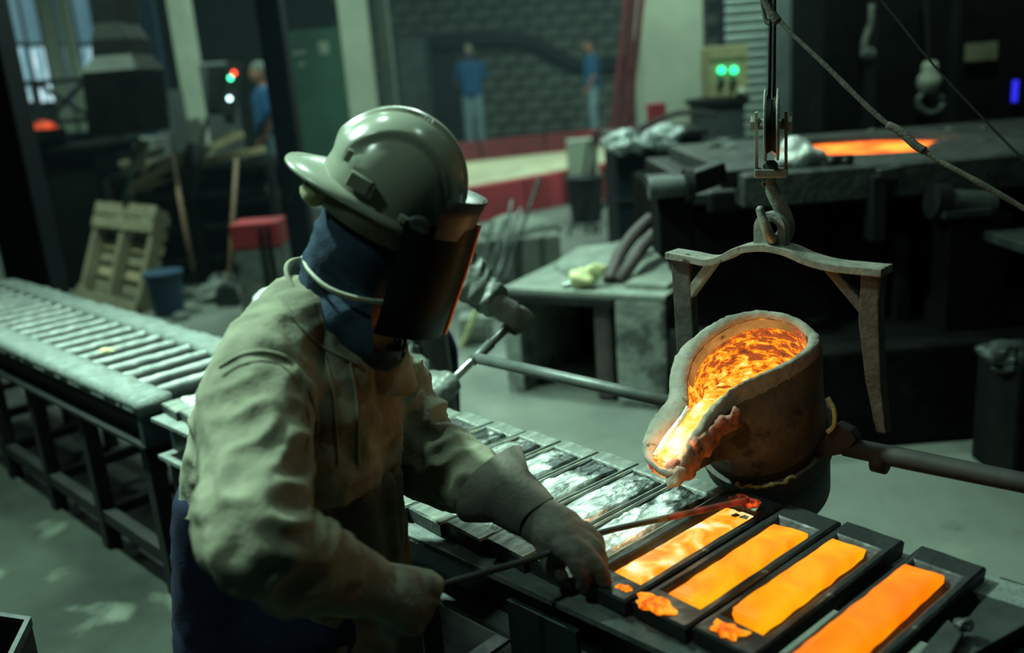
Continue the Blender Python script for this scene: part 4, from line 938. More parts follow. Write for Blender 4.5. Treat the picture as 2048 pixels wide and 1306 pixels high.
# dark flakes on the first ingot, spills
fk = [(1480, 1018, .007), (1472, 1030, .005), (1488, 1034, .006)]
for i, (x, y, s) in enumerate(fk): lump(atz(x, y, TZ + .003), s, i, 1.6, 1.2, .3, nu=10, nv=6, amp=.8).build('slag_flake', 'iron', label='dark slag flake floating on the far end of the whitest ingot', cat='flake', group='flakes on the whitest ingot')
sp = [(1170, 1144, .012, 'tiny orange splash beside the glove fingertips'), (1216, 1158, .007, 'faint orange fleck between the glove and the whitest ingot'), (1249, 1176, .012, 'small orange splash at the near end of the whitest ingot'), (1310, 1208, .026, 'large curled orange splash at the near end of the yellow ingot'), (1296, 1196, .012, 'orange curl on top of the large splash'), (1455, 1262, .024, 'ragged orange splash at the near end of the amber ingot')]
for i, (x, y, s, lb) in enumerate(sp):
    lump(atz(x, y, TZ + .003), s, i + 3, 1.35, .8, .22, UD, VD, .75, 24, 12).build('metal_splash', 'dross', smooth=True, label=lb, cat='splash')
# surface plate at near edge gaps + right hand plates
MB().hexa([T(-.455, 1.10, .66), T(-.30, 1.08, .66), T(-.26, 1.57, .66), T(-.43, 1.57, .66), T(-.455, 1.10, .672), T(-.30, 1.08, .672), T(-.26, 1.57, .672), T(-.43, 1.57, .672)]).build('under_tray', 'black', label='black tray in the dark gap right of the orange ingot mould', cat='tray')
def plate(c4, z, th, nm, m, label, cat='plate'):
    P = [atz(x, y, z) for x, y in c4]
    return MB().prism(P, (0, 0, -th)).build(nm, m, bevel=.003, label=label, cat=cat)
plate([(1896, 1238), (1928, 1262), (1888, 1330), (1815, 1330)], .735, .02, 'steel_strip', 'steel', 'narrow grey steel strip right of the orange ingot mould')
plate([(2000, 1152), (2075, 1176), (2075, 1235), (1905, 1330), (1862, 1330)], .715, .02, 'steel_plate', 'steel', 'wide grey steel plate in the bottom right corner')
lump(atz(1926, 1250, .74), .014, 2, 1.2, 1, .8).build('metal_drip', 'steel', label='grey metal drip on the narrow steel strip', cat='drip')
plate([(1480, 992), (1525, 1003), (1512, 1022), (1462, 1008)], .772, .006, 'dross_flap', 'iron', 'thin dark crust plate under the skimmer tip', 'crust')
lump(atz(1488, 1003, .775), .022, 8, 1.5, .8, .45, UD, VD, .7).build('dross_clump', 'ember', smooth=True, label='glowing red dross clump on the skimmer tip', cat='dross')

# ================================================================== LADLE
TH = math.radians(34); LC_tip = T(-.98, 1.383, .848)
Q = V((0, 0, 0)) + (-VD) * math.cos(TH) - ZD * math.sin(TH); NN = UD.cross(Q); NN = NN if NN.z > 0 else -NN
def lp(x, y, lift=0): return onp(x, y, LC_tip + NN * lift, NN)
def loc2(p): d = p - LC_tip; return d.dot(UD), d.dot(Q)
outpx = [(1347, 958), (1310, 942), (1284, 902), (1300, 848), (1336, 798), (1341, 745), (1362, 700), (1415, 655), (1475, 630), (1534, 624), (1592, 636), (1632, 664), (1641, 690), (1606, 722), (1545, 752), (1492, 776), (1462, 796), (1428, 836), (1398, 884), (1372, 930)]
inpx = [(1338, 936), (1318, 930), (1308, 904), (1336, 868), (1374, 822), (1377, 760), (1392, 715), (1432, 672), (1485, 645), (1535, 638), (1585, 651), (1609, 672), (1612, 692), (1590, 716), (1540, 744), (1490, 768), (1452, 792), (1416, 822), (1388, 862), (1362, 900)]
OUT = crv([lp(*p) for p in outpx], 9, True); INN = crv([lp(*p) for p in inpx], 9, True); NK = len(OUT)
ctr2 = (.02, -.325); CT = LC_tip + UD * ctr2[0] + Q * ctr2[1]
AXD = (NN * .86 + ZD * .34).normalized()
def body_ring(ring, d, R, fade):
    out = []
    for p in ring:
        e = p - CT; rr = e.length; dr = e.normalized(); f = max(0., 1 - d / fade)
        tgt = min(rr, R) if rr > R * .9 else rr
        k = R + (rr - R) * (f ** .8) if rr > R else rr + (R - rr) * min(1, d / .1)
        out.append(CT + dr * k - AXD * d)
    return out
lad = root('pouring_ladle', T(-.93, 1.78, .6), 'tilted clay lined pouring ladle with a long spout full of glowing metal', 'ladle')
rings = []
for d, R in ((.43, .105), (.42, .118), (.29, .138), (.20, .147), (.15, .149), (.10, .150), (.06, .152), (.035, .153), (.018, .154)):
    rings.append(body_ring(OUT, d, R, .125))
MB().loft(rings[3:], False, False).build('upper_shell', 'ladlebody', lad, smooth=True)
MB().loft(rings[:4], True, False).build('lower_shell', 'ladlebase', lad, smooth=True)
rim = [body_ring(OUT, .022, .153, .125)]
for k, (t, lift) in enumerate(((0, 0.002), (.2, .010), (.5, .014), (.8, .009), (1, -.002))):
    rim.append([o_.lerp(i_, t) + NN * (lift + (.003 * noise.noise(o_ * 40 + V((k, 0, 0))) + .004 * noise.noise(o_ * 95 + V((k * 2, 0, 0)))) * (1 if k < 4 else .3)) for o_, i_ in zip(OUT, INN)])
rim.append([p - NN * .03 for p in INN])
rimo = MB().loft(rim, False, False).build('rim', 'clay', lad, smooth=True)
def in_ring(d):
    R = .128 - d * .12; out = []
    for p in INN:
        e = p - CT; rr = e.length; dr = e.normalized()
        f = max(0., 1 - d / .085); k = R + (rr - R) * f ** .7 if rr > R else rr + (R - rr) * min(1, d / .12)
        out.append(CT + dr * k - NN * d)
    return out
lin = [in_ring(d) for d in (0.0, .012, .03, .05, .075, .10, .14, .18, .22, .25)]
M['lining'] = lining_mat(tuple(CT - origin(lad)), tuple(Q), tuple(NN))
MB().loft(lin, False, True).build('lining', 'lining', lad, smooth=True)
level = (LC_tip + Q * -.15 - NN * .016).z
surf = []
for k in range(NK):
    pick = None
    for d in [x * .004 for x in range(3, 60)]:
        p = in_ring_p = None
        R = .128 - d * .12; e = INN[k] - CT; rr = e.length; dr = e.normalized(); f = max(0., 1 - d / .085)
        kk = R + (rr - R) * f ** .7 if rr > R else rr + (R - rr) * min(1, d / .12)
        p = CT + dr * kk - NN * d
        if p.z <= level or d > .22: pick = p; break
    if INN[k].z - .012 <= level: pick = INN[k] - NN * .016 + (CT - INN[k]).normalized() * .003
    surf.append(pick)
# split: bath and stream
cen = sum((p for p in surf), V((0, 0, 0))) / NK
bath = MB(); rg = []
cc = V((CT.x, CT.y, level)) + VD * .03
rg = [surf] + [[p.lerp(V((cc.x, cc.y, level)) if True else cc, t) + ZD * .002 * noise.noise(p * 50 * t) for p in surf] for t in (.25, .5, .75, .97)]
bath.loft(rg, False, True).build('molten_bath', 'melt', lad, smooth=True)
stn = []
ax = [(1326, 922), (1345, 895), (1372, 862), (1398, 832), (1425, 806)]
sl = []
for i, (x, y) in enumerate(ax):
    c = lp(x, y, -.010 if i < 4 else -.02); w = [.018, .022, .025, .027, .030][i]
    sl.append([c + UD * w * math.cos(t) + NN * .006 * math.sin(t) for t in [k * math.pi / 5 for k in range(10)]])
MB().loft(sl).build('pouring_stream', 'stream', lad, smooth=True, label='white hot metal in the spout')
hl = []
for i, (x, y) in enumerate([(1318, 912), (1338, 880), (1362, 848), (1384, 815)]):
    c = lp(x - 8, y, -.002); hl.append([c + UD * .007 * math.cos(t) + NN * .006 * math.sin(t) for t in [k * math.pi / 4 for k in range(8)]])
MB().loft(hl).build('spout_crust', M['crust'], lad, smooth=True)
for i, (x, y) in enumerate(((1316, 938), (1328, 944), (1306, 928))): lump(lp(x, y, -.004), .011, i, 1, 1, 1, nu=10, nv=8).build('spout_drip', 'dross', lad, smooth=True)
lump(lp(1352, 948, -.004), .02, 5, 1.5, .8, .8, Q, UD).build('spout_lip_slag', M['clay'], lad, smooth=True)
M['rustslag'] = mat('rusty_slag', (.34, .15, .10), (.13, .06, .045), .8, .1, 22, 9, .9, 60, .006, spots=((.05, .035, .03), 24, .6))
sm_ = MB()
sc_ = crv([lp(x, y, -.022) for x, y in ((1352, 948), (1374, 930), (1394, 905), (1416, 880), (1442, 856), (1476, 834))], 5)
for i, p_ in enumerate(sc_):
    k_ = i / (len(sc_) - 1); s_ = .021 * (1 - .35 * k_) * (1 + .15 * math.sin(i * 1.9))
    sm_.ball(p_ + NN * .006 * math.sin(i * 1.3) - UD * .003 * k_, (s_, s_ * .8, s_ * 1.5), Q, UD, NN)
blend(sm_, 'spout_slag', 'rustslag', lad, .005, 2, lambda p, n: .009 * noise.noise(p * 38) + .004 * noise.noise(p * 100))
# band with yellow seal
AX = -NN
band = []
for d, R in ((.225, .143), (.225, .156), (.275, .152), (.275, .139)): band.append([CT + (UD * math.cos(t) + Q * math.sin(t)) * R - AXD * d for t in [2 * math.pi * k / 48 for k in range(48)]])
MB().loft(band, True, True).build('ladle_band', 'baildark', lad)
sealp = [CT + (UD * math.cos(t) + Q * math.sin(t)) * (.154 + .003 * math.sin(t * 40)) - AXD * (.224 + .003 * math.sin(t * 23)) for t in [math.radians(a_) for a_ in range(38, 92, 5)]]
MB().tube(crv(sealp, 3), [.0028 + .0035 * abs(math.sin(q * .9)) * abs(math.sin(q * .37)) for q in range(len(crv(sealp, 3)))], 8).build('seal_rope', 'gasket', lad, smooth=True)
# ------------------------------------------------------------------ bail, handles
vS, zS = 1.745, .85
yoke = root('lifting_yoke', T(-.93, vS, 1.2), 'pale forged lifting yoke with two braced legs holding the ladle', 'yoke')
Yk = lambda x, y, dv=0: atv(x, y, vS + dv)
top = [(1343, 507), (1385, 514), (1422, 521), (1452, 514), (1478, 500), (1502, 494), (1540, 492), (1580, 500), (1622, 518), (1668, 530), (1720, 536), (1774, 541)]
tp = crv([Yk(*p) for p in top], 4); rr = []
for i, p in enumerate(tp):
    t = (tp[min(i + 1, len(tp) - 1)] - tp[max(i - 1, 0)]).normalized(); nrm = VD.cross(t).normalized(); nrm = nrm if nrm.z > 0 else -nrm
    hw, hh = .028, .008
    rr.append([p - VD * hw - nrm * hh, p + VD * hw - nrm * hh, p + VD * hw + nrm * hh, p - VD * hw + nrm * hh])
MB().loft(rr).build('top_bar', 'bail', yoke, bevel=.002)
MB().bar(Yk(1366, 518), Yk(1380, 760), .05, .028, VD).build('leg', 'baildark', yoke, bevel=.004)
MB().bar(Yk(1752, 545), Yk(1745, 640), .034, .03, VD).build('leg', 'baildark', yoke, bevel=.004)
MB().loft([[c + UD * w * sx_ + VD * .016 * sy_ for sx_, sy_ in ((-1, -1), (1, -1), (1, 1), (-1, 1))] for c, w in ((Yk(1746, 545), .018), (Yk(1743, 640), .021), (Yk(1752, 760), .016), (Yk(1768, 862), .010))]).build('leg_plate', 'baildark', yoke, bevel=.003)
MB().bar(Yk(1428, 522), Yk(1374, 598), .022, .026, VD).build('brace', 'bail', yoke, bevel=.003)
MB().bar(Yk(1660, 532), Yk(1740, 628), .022, .026, VD).build('brace', 'baildark', yoke, bevel=.003)
MB().tube([Yk(1745, 775), Yk(1752, 845)], .006, 8).build('hook_pin', 'baildark', yoke)
# eye plate with hole
cE = Yk(1543, 457); eo = []; ei = []
for k in range(40):
    t = 2 * math.pi * k / 40; cx2, cz2 = math.cos(t), math.sin(t)
    R1 = .037
    if cz2 > 0: q = (R1 * cx2, R1 * cz2)
    else:
        s_ = 1 / max(abs(cx2) / R1, abs(cz2) / .045); q = (cx2 * s_, cz2 * s_)
    eo.append(cE + UD * q[0] + ZD * q[1]); ei.append(cE + UD * (.019 * cx2 + .002) + ZD * (.019 * cz2 - .002))
MB().loft([[p - VD * .011 for p in ei], [p - VD * .011 for p in eo], [p + VD * .011 for p in eo], [p + VD * .011 for p in ei], [p - VD * .011 for p in ei]], False, False).build('eye_plate', 'bail', yoke, bevel=.002)
# tilting shaft with T handle
sh = root('tilting_shaft', T(-1.4, vS, zS), 'long dusty tilting pipe with a T handle running left from the ladle', 'handle')
pL, pR = atv(952, 716, vS), atv(1352, 806, vS)
zS = (pL.z + pR.z) / 2
MB().tube([pL, (pL + pR) / 2, pR + (pR - pL).normalized() * .04], .0165, 16).build('pipe', 'tube', sh, smooth=True)
uL = uv(pL)[0]
tA, tB = atu(1040, 632, uL), atu(880, 784, uL)
MB().tube([tB + (tB - tA) * .03, (tA + tB) / 2, tA], .0125, 14).build('cross_grip', 'brightpipe', sh, smooth=True)
MB().tube([tB.lerp(tA, .38), tB.lerp(tA, .62)], .016, 14).build('tee_socket', 'tube', sh, smooth=True)
sh2 = root('tilting_shaft', T(-.4, vS, zS), 'thick black tilting pipe with a wide bracket running right from the ladle', 'handle')
qL, qR = atv(1690, 893, vS), atv(2300, 1017, vS)
MB().tube([qL, qL.lerp(qR, .25), qL.lerp(qR, .6), qR], [.021, .022, .020, .020], 16).build('pipe', 'ladlebase', sh2, smooth=True)
MB().tube([atv(1748, 908, vS - .0) - ZD * .012, atv(1775, 914, vS) - ZD * .012], .026, 12).build('collar', 'ladlebase', sh2, smooth=True)
MB().prism([atv(x, y, vS - .02) for x, y in ((1612, 914), (1640, 880), (1672, 848), (1700, 862), (1712, 880), (1690, 908), (1650, 915))], VD * .03).build('bracket', 'ladlebase', sh2, bevel=.004)
MB().tube(crv([atv(x, y, vS - .03) for x, y in ((1655, 795), (1668, 820), (1668, 850), (1655, 864))], 4), .005, 8).build('clip', 'gasket', sh2, smooth=True)

# ------------------------------------------------------------------ hook block
AX2 = V((.95, -.31, 0)).normalized(); NV2 = V((.31, .95, 0)).normalized()
def Hk(x, y): return onp(x, y, Yk(1543, 340), NV2)
hk = root('hoist_block', Yk(1543, 340), 'pale worn pulley block above the ladle, hanging from a wire rope', 'pulley')
for x in (1513, 1572):
    MB().bar(Hk(x, 224 if x < 1540 else 222), Hk(x, 352), .006, .038, NV2).build('side_plate', 'pale_iron', hk, bevel=.0015)
MB().bar(Hk(1509, 345), Hk(1576, 345), .045, .018).build('bottom_bar', 'pale_iron', hk, bevel=.003)
MB().tube([Hk(1504, 248), Hk(1580, 248)], .011, 14).build('axle', 'pale_iron', hk, smooth=True)
for x in (1505, 1579): MB().tube([Hk(x - 4, 248), Hk(x + 4, 248)], .017, 6).build('axle_nut', 'pale_iron', hk, bevel=.001)
cS = Hk(1543, 250)
for s_, nm in ((-.0125, 'sheave_cheek'), (.0125, 'sheave_cheek')):
    MB().lathe(cS + AX2 * s_, [(.02, -.002), (.072, -.002), (.074, .0), (.072, .003), (.02, .003)], 40, AX2).build(nm, 'pale_iron', hk)
MB().lathe(cS, [(.060, -.011), (.052, 0), (.060, .011)], 40, AX2).build('sheave_groove', 'wire', hk)
MB().lathe(Hk(1541, 340), [(.016, 0), (.016, .012), (.008, .02)], 8).build('swivel_nut', 'pale_iron', hk, bevel=.001)
# hook
hp = [(1543, 352, 0), (1540, 366, .0), (1546, 385, .004), (1560, 412, .012), (1571, 440, .022), (1572, 462, .028), (1562, 478, .018), (1549, 482, -.004), (1538, 470, -.022), (1530, 448, -.03), (1522, 428, -.03), (1519, 412, -.028)]
hpts = crv([Yk(x, y, dv) for x, y, dv in hp], 5); nn = len(hpts)
rad = [.009 + .0055 * math.sin(math.pi * min(1, i / nn * 1.15)) for i in range(nn)]; rad[-1] = .004; rad[-2] = .0065
hook = MB().tube(hpts, rad, 14, True, 1.25).build('hook', 'bail', hk, smooth=True)
MB().ball(Yk(1532, 369), (.010, .010, .007)).build('latch_lug', 'bail', hk, smooth=True)
# wire ropes, cables
MB().tube([Yk(1538, 250), Yk(1541, 60), V((Yk(1541, 60).x, Yk(1541, 60).y, 8.95))], .0035, 8).build('wire_rope', 'wire', smooth=True, label='left thin black wire rope running up from the pulley block', cat='rope', group='hoist ropes')
MB().tube([Yk(1548, 250), Yk(1549, 60), V((Yk(1549, 60).x, Yk(1549, 60).y, 8.95))], .0035, 8).build('wire_rope', 'wire', smooth=True, label='right thin black wire rope running up from the pulley block', cat='rope', group='hoist ropes')
_s = atv(1520, -30, 1.95); _e = atv(2060, 424, 1.95); _d = _e - atv(1960, 366, 1.95)
cb = crv([V((_s.x - .25, _s.y, 5.0)), V((_s.x - .06, _s.y, 2.6))] + [atv(x, y, 1.95) for x, y in ((1520, -30), (1560, 42), (1650, 130), (1760, 236), (1860, 310), (1960, 366), (2060, 424))] + [_e + _d * 4, _e + _d * 7 - ZD * .1], 8)
rb = [.0052 * (1 + .25 * noise.noise(p * 22)) for p in cb]
cable = MB().tube(cb, rb, 10).build('dirty_cable', 'rope', smooth=True, label='thick dirty cable slanting from the wire ropes to the right edge', cat='cable')
MB().tube(crv([atv(x, y, 1.95) for x, y in ((1775, 250), (1800, 262), (1830, 290), (1850, 302))], 3), .0085, 10).build('cable_wrap', 'rope', cable, smooth=True)
MB().tube(crv([Yk(x, y) for x, y in ((1525, -20), (1538, 14), (1546, 30), (1556, 44))], 4), .009, 10).build('cable_knot', 'rope', cable, smooth=True)
MB().tube(crv([atv(x, y, 2.5) for x, y in ((1400, -420), (1745, -20), (1850, 110), (1950, 220), (2080, 352), (2300, 560), (2500, 760))], 6), .003, 8).build('thin_cable', 'wire', smooth=True, label='thin black cable slanting down at the upper right above the furnace', cat='cable')

# ================================================================== WORKER 1
w1 = root('person', (-.42, 1.6, 0), 'worker in dusty leather jacket, grey hard hat and dark visor, holding the skimmer rod', 'person')
fB = V((.966, -.26, 0)).normalized(); lB = V((.26, .966, 0)).normalized()
def ell(cx2, cy2, z, a_, b2_, tilt=0., n_=40):
    c = V((cx2, cy2, z)); return [c + fB * a_ * math.cos(t) + lB * b2_ * math.sin(t) + ZD * tilt * math.cos(t) for t in [2 * math.pi * k / n_ for k in range(n_)]]
YT = 1.6
def pr(xl, xr, y, b2_, Y=YT, tilt=0.):
    a, c = aty(xl, y, Y), aty(xr, y, Y); hw = (c.x - a.x) / 2
    k = math.sqrt(max(.0009, (hw * hw - (b2_ * .26) ** 2))) / .966
    return ell((a.x + c.x) / 2, Y, (a.z + c.z) / 2, k, b2_, tilt)
shR, elR, wrR, haR = aty(522, 800, 1.40), aty(520, 1082, 1.17), aty(700, 1160, 1.27), aty(800, 1195, 1.31)
shL, elL, wrL, haL = aty(770, 760, 1.76), aty(850, 905, 1.70), aty(1040, 1008, 1.56), aty(1118, 1066, 1.50)
HC = aty(745, 500, 1.6)      # head centre
# body (head, neck, trunk, legs, arms) one skin, under the clothes
hf = V((math.cos(math.radians(24)), .10, -math.sin(math.radians(24)))).normalized(); hs = V((0, 1, 0)) - hf * hf.y; hs.normalize(); hu = hf.cross(hs)
if hu.z < 0: hu = -hu
def hp_(f, s, u_): return HC + hf * f + hs * s + hu * u_
mb = MB().ball(HC, (.090, .075, .112), hf, hs, hu)
mb.caps(hp_(.04, 0, -.06), .05, hp_(.055, 0, -.085), .035)                     # jaw
mb.caps(hp_(.088, 0, .012), .010, hp_(.108, 0, -.022), .013)                   # nose
for s in (1, -1):
    mb.ball(hp_(.0, s * .076, -.005), (.022, .010, .032), hf, hs, hu); mb.ball(hp_(.075, s * .03, .022), (.012, .018, .007), hf, hs, hu)
mb.caps(hp_(.086, -.018, -.05), .008, hp_(.086, .018, -.05), .008)
mb.caps(HC - ZD * .06, .055, V((-.36, 1.6, 1.17)), .06)
mb.caps(V((-.40, 1.6, 1.10)), .13, V((-.42, 1.6, .85)), .13)
for s in (1, -1):
    hip = V((-.43, 1.6 + s * .10, .80)); kn = V((-.40, 1.6 + s * .11, .45)); an = V((-.45, 1.6 + s * .12, .08))
    mb.caps(hip, .085, kn, .06).caps(kn, .06, an, .04)
for a_, e_, w_ in ((shR, elR, wrR), (shL, elL, wrL)):
    mb.caps(V((-.38, 1.6, 1.14)), .06, a_, .055).caps(a_, .052, e_, .042).caps(e_, .042, w_, .03)
mb.caps(wrR, .03, haR, .03).caps(wrL, .03, haL, .03)
blend(mb, 'body', 'skin', w1, .011, 4)
for s in (1, -1): MB().ball(hp_(.083, s * .03, .012), (.010, .013, .010), hf, hs, hu).build('eye', 'white', w1, smooth=True)
# trousers / under-robe (navy)
rg = [pr(370, 600, 930, .17, 1.62), pr(362, 640, 1010, .185, 1.62), pr(358, 680, 1150, .19, 1.62), pr(352, 720, 1306, .19, 1.62)]
mb = MB().loft(rg)
for s in (1, -1):
    mb.caps(V((-.43, 1.6 + s * .10, .72)), .125, V((-.42, 1.6 + s * .11, .42)), .10).caps(V((-.42, 1.6 + s * .11, .42)), .10, V((-.45, 1.6 + s * .12, .09)), .085)
def folds(p, n):
    return .010 * noise.noise(V((p.x * 9, p.y * 9, p.z * 2.2))) + .004 * noise.noise(p * 28)
blend(mb, 'trousers', 'navy', w1, .014, 6, folds)
for s in (1, -1): blend(MB().caps(V((-.48, 1.6 + s * .12, .055)), .055, V((-.30, 1.58 + s * .13, .045)), .045), 'boot', 'black', w1, .012, 3)
# jacket
rg = [pr(378, 560, 968, .16, 1.6), pr(370, 800, 935, .205), pr(382, 800, 850, .215), pr(393, 800, 775, .215), pr(418, 792, 715, .195), pr(455, 770, 668, .150), pr(505, 735, 622, .105), pr(560, 700, 575, .080)]
mb = MB().loft(rg)
mb.caps(V((-.39, 1.6, 1.17)), .085, shR + V((.0, .02, .0)), .088).caps(V((-.36, 1.62, 1.15)), .08, shL, .08)
mb.caps(aty(600, 640, 1.58), .08, aty(520, 760, 1.42), .085)
# sleeves as tapering lofts with gathered folds
def sleeve(pts, rads, seg=28, fold=.06, seed=0):
    P = crv(pts, 10); n_ = len(P); rs = []
    for i in range(n_):
        t = i / (n_ - 1) * (len(rads) - 1); k = min(int(t), len(rads) - 2); rs.append(rads[k] + (rads[k + 1] - rads[k]) * (t - k))
    rs = [r_ * (1 + fold * math.sin(i * .75 + seed + 1.4 * math.sin(i * .31))) for i, r_ in enumerate(rs)]
    return P, rs
P, rs = sleeve([shR, shR.lerp(elR, .5) + V((-.005, -.01, 0)), elR, wrR - (wrR - elR).normalized() * .03], [.090, .090, .084, .076, .080, .074, .066, .058], fold=.035)
mb.tube(P, rs, 28)
P, rs = sleeve([shL, elL, wrL - (wrL - elL).normalized() * .045], [.092, .086, .084, .080, .076, .066, .058], fold=.06, seed=2)
mb.tube(P, rs, 28)
def wrinkle(p, n):
    d1 = (p - elR).length; d2 = (p - elL).length; k = 1.0 + 1.6 * math.exp(-(d1 / .12) ** 2) + 1.8 * math.exp(-(d2 / .16) ** 2)
    a_ = noise.noise(V((p.x * 12, p.y * 10, p.z * 5))) * .010
    b2_ = (1 - abs(noise.noise(V((p.x * 17 + p.z * 9, p.y * 12, p.z * 17 - p.x * 6)))) * 2.4) * .0045
    return (a_ + b2_ * k) * 1.35 + .002 * noise.noise(p * 60)
jk = blend(mb, 'jacket', 'suede', w1, .0075, 7, wrinkle)
# stand-up collar
cr0 = []
for (dz, k, lift) in ((0, 1.10, 0), (.05, 1.02, .012), (.085, 1.0, .02), (.085, .93, .018), (.04, .93, .005)):
    ring_ = []
    for t in [2 * math.pi * q / 48 for q in range(48)]:
        c = V((-.298, 1.6, 1.188)); base = c + fB * .102 * k * math.cos(t) + lB * .100 * k * math.sin(t) - ZD * .085 * math.cos(t) + ZD * dz
        ring_.append(base + ZD * .01 * noise.noise(base * 9))
    cr0.append(ring_)
MB().loft(cr0, False, False).build('collar', 'suede', jk, smooth=True)
# front apron falling below the frame
rg = [pr(470, 800, 935, .17, 1.58), pr(480, 806, 1050, .175, 1.58), pr(520, 815, 1180, .18, 1.58), pr(545, 832, 1306, .185, 1.58), pr(560, 845, 1450, .19, 1.58)]
def fold2(p, n):
    t = math.atan2((p - V((-.3, 1.58, 0))).dot(lB), (p - V((-.3, 1.58, 0))).dot(fB)); return .007 * math.sin(t * 11 + p.z * 2) + .012 * noise.noise(V((t * 3, p.z * 2.5, 1))) + .003 * noise.noise(p * 40)
blend(MB().loft(rg), 'apron', 'apron', w1, .011, 5, fold2)
from mathutils.bvhtree import BVHTree
def caster(o):
    w0 = origin(o); bt = BVHTree.FromPolygons([v.co + w0 for v in o.data.vertices], [tuple(p.vertices) for p in o.data.polygons])
    def f(x, y):
        d = ray(x, y).normalized(); h = bt.ray_cast(CAM, d); return h[0] - d * .0005 if h[0] else None
    return f
cj = caster(jk)
def seam(pts, r_, nm, m='suede', par=None):
    q = []
    P2 = crv([V((x, y, 0)) for x, y in pts], 8)
    for p in P2:
        h = cj(p.x, p.y)
        if h and (not q or (h - q[-1]).length < .06): q.append(h)
    if len(q) > 3: MB().tube(q, r_, 8).build(nm, m, par or jk, smooth=True)
seam([(440, 735), (480, 712), (530, 704), (580, 722), (615, 775), (633, 840), (628, 905)], .0042, 'sleeve_seam')
seam([(445, 752), (482, 730), (530, 722), (575, 740), (604, 790), (618, 845), (612, 900)], .0016, 'stitch_line', 'apron')
seam([(650, 712), (664, 780), (672, 860), (676, 930)], .003, 'front_placket')
seam([(700, 722), (712, 790), (716, 870), (716, 930)], .003, 'front_placket')
seam([(560, 590), (590, 640), (640, 690), (720, 730)], .003, 'yoke_seam')
# gloves -------------------------------------------------------------
def glove(wr, ha, grip, up, m, fingers, cuff_r, cuff_len, nm, seed, palm=(.052, .036)):
    d = (ha - wr).normalized(); g = V(grip).normalized(); upv = V(up); upv = (upv - d * upv.dot(d)).normalized(); sd = d.cross(upv)
    mb = MB()
    mb.tube([wr - d * .01, wr + d * .04, ha], [.042, .046, .050], 20, True, .8)
    mb.ball(ha, (.060, .054, .040), d, sd, upv).ball(ha + d * .015 - upv * .022, (.040, .040, .030), d, sd, upv)
    for f_ in fingers:
        pts = [ha + d * a_ + sd * b2_ + upv * c_ for a_, b2_, c_ in f_]
        mb.tube(crv(pts, 4), [.0185 - .0050 * i / (len(pts) * 4 - 4) for i in range((len(pts) - 1) * 4 + 1)], 12)
        mb.ball(pts[-1], .0125)
        mb.ball(pts[0], .018)
    gl_ = blend(mb, nm, m, w1, .0055, 3, lambda p, n: .0035 * noise.noise(p * 26 + V((seed, 0, 0))) + .0015 * noise.noise(p * 80))
    # gauntlet cuff
    rings = []
    for k, (t, r_) in enumerate(((.045, .046), (.02, .052), (-.03, .060), (-.075, cuff_r), (-.078, cuff_r - .006), (-.03, .052), (.01, .045))):
        c = wr + d * t * (cuff_len / .075)
        rings.append([c + sd * (r_ * (1 + .05 * math.sin(2 * a_ + seed))) * math.cos(a_) + upv * (r_ * .95 * (1 + .08 * math.sin(2 * a_ + seed))) * math.sin(a_) + d * .005 * math.sin(2 * a_ + seed * 2) for a_ in [2 * math.pi * q / 36 for q in range(36)]])
    MB().loft(rings, False, False).build('cuff', m, gl_, smooth=True)
    return gl_
# right (near) hand: closed fist round the rod, knuckles to the lower right
fist = [[(.03, .034 - .023 * i, .012), (.060 - .004 * abs(i - 1.3), .036 - .025 * i, .002), (.058, .034 - .024 * i, -.030), (.024, .030 - .022 * i, -.040)] for i in range(4)]
fist.append([(-.01, .040, .006), (.020, .058, -.012), (.045, .038, -.034)])
glove(wrR, haR, (0, 0, -1), (-.2, -.8, .5), 'glove2', fist, .070, .075, 'glove', 1)
# left (far) hand: over the rod, two fingers pointing at the moulds
open_ = [[(.03, .032, .014), (.062, .036, .010), (.082, .032, -.018), (.088, .030, -.042)], [(.035, .010, .016), (.072, .010, .012), (.100, .006, -.008), (.118, .004, -.030)],
         [(.03, -.012, .012), (.070, -.016, .004), (.090, -.018, -.028), (.072, -.016, -.048)], [(.025, -.032, .008), (.058, -.038, -.004), (.068, -.038, -.034), (.045, -.032, -.048)],
         [(-.005, .038, -.012), (.022, .046, -.034), (.046, .036, -.052)]]
glove(wrL, haL, (0, 0, -1), (.1, -.3, 1), 'glove', open_, .090, .075, 'glove', 2)
# hood ----------------------------------------------------------------
mb = MB().ball(hp_(-.004, 0, .0), (.106, .094, .130), hf, hs, hu, 32, 20)
mb.caps(hp_(-.035, 0, -.06), .078, aty(692, 610, 1.6), .076)
mb.caps(aty(688, 600, 1.6), .078, aty(700, 662, 1.59), .10)
mb.caps(aty(705, 640, 1.56), .075, aty(752, 688, 1.54), .052)
face = hp_(.085, 0, -.03)
def keep_hood(p):
    q = p - HC; f = q.dot(hf); u_ = q.dot(hu); s = abs(q.dot(hs))
    return not (f > .028 + max(0, u_) * .2 and u_ < .07 and u_ > -.145 and (q.x > .0)) 
blend(mb, 'hood', 'hood', w1, .0065, 5, lambda p, n: .006 * noise.noise(V((p.x * 14 - p.z * 10, p.y * 9, p.z * 16 + p.x * 8))) + .004 * (1 - 2.4 * abs(noise.noise(V((p.x * 22 + p.z * 22, p.y * 8, 0))))) + .0015 * noise.noise(p * 70), keep=keep_hood)
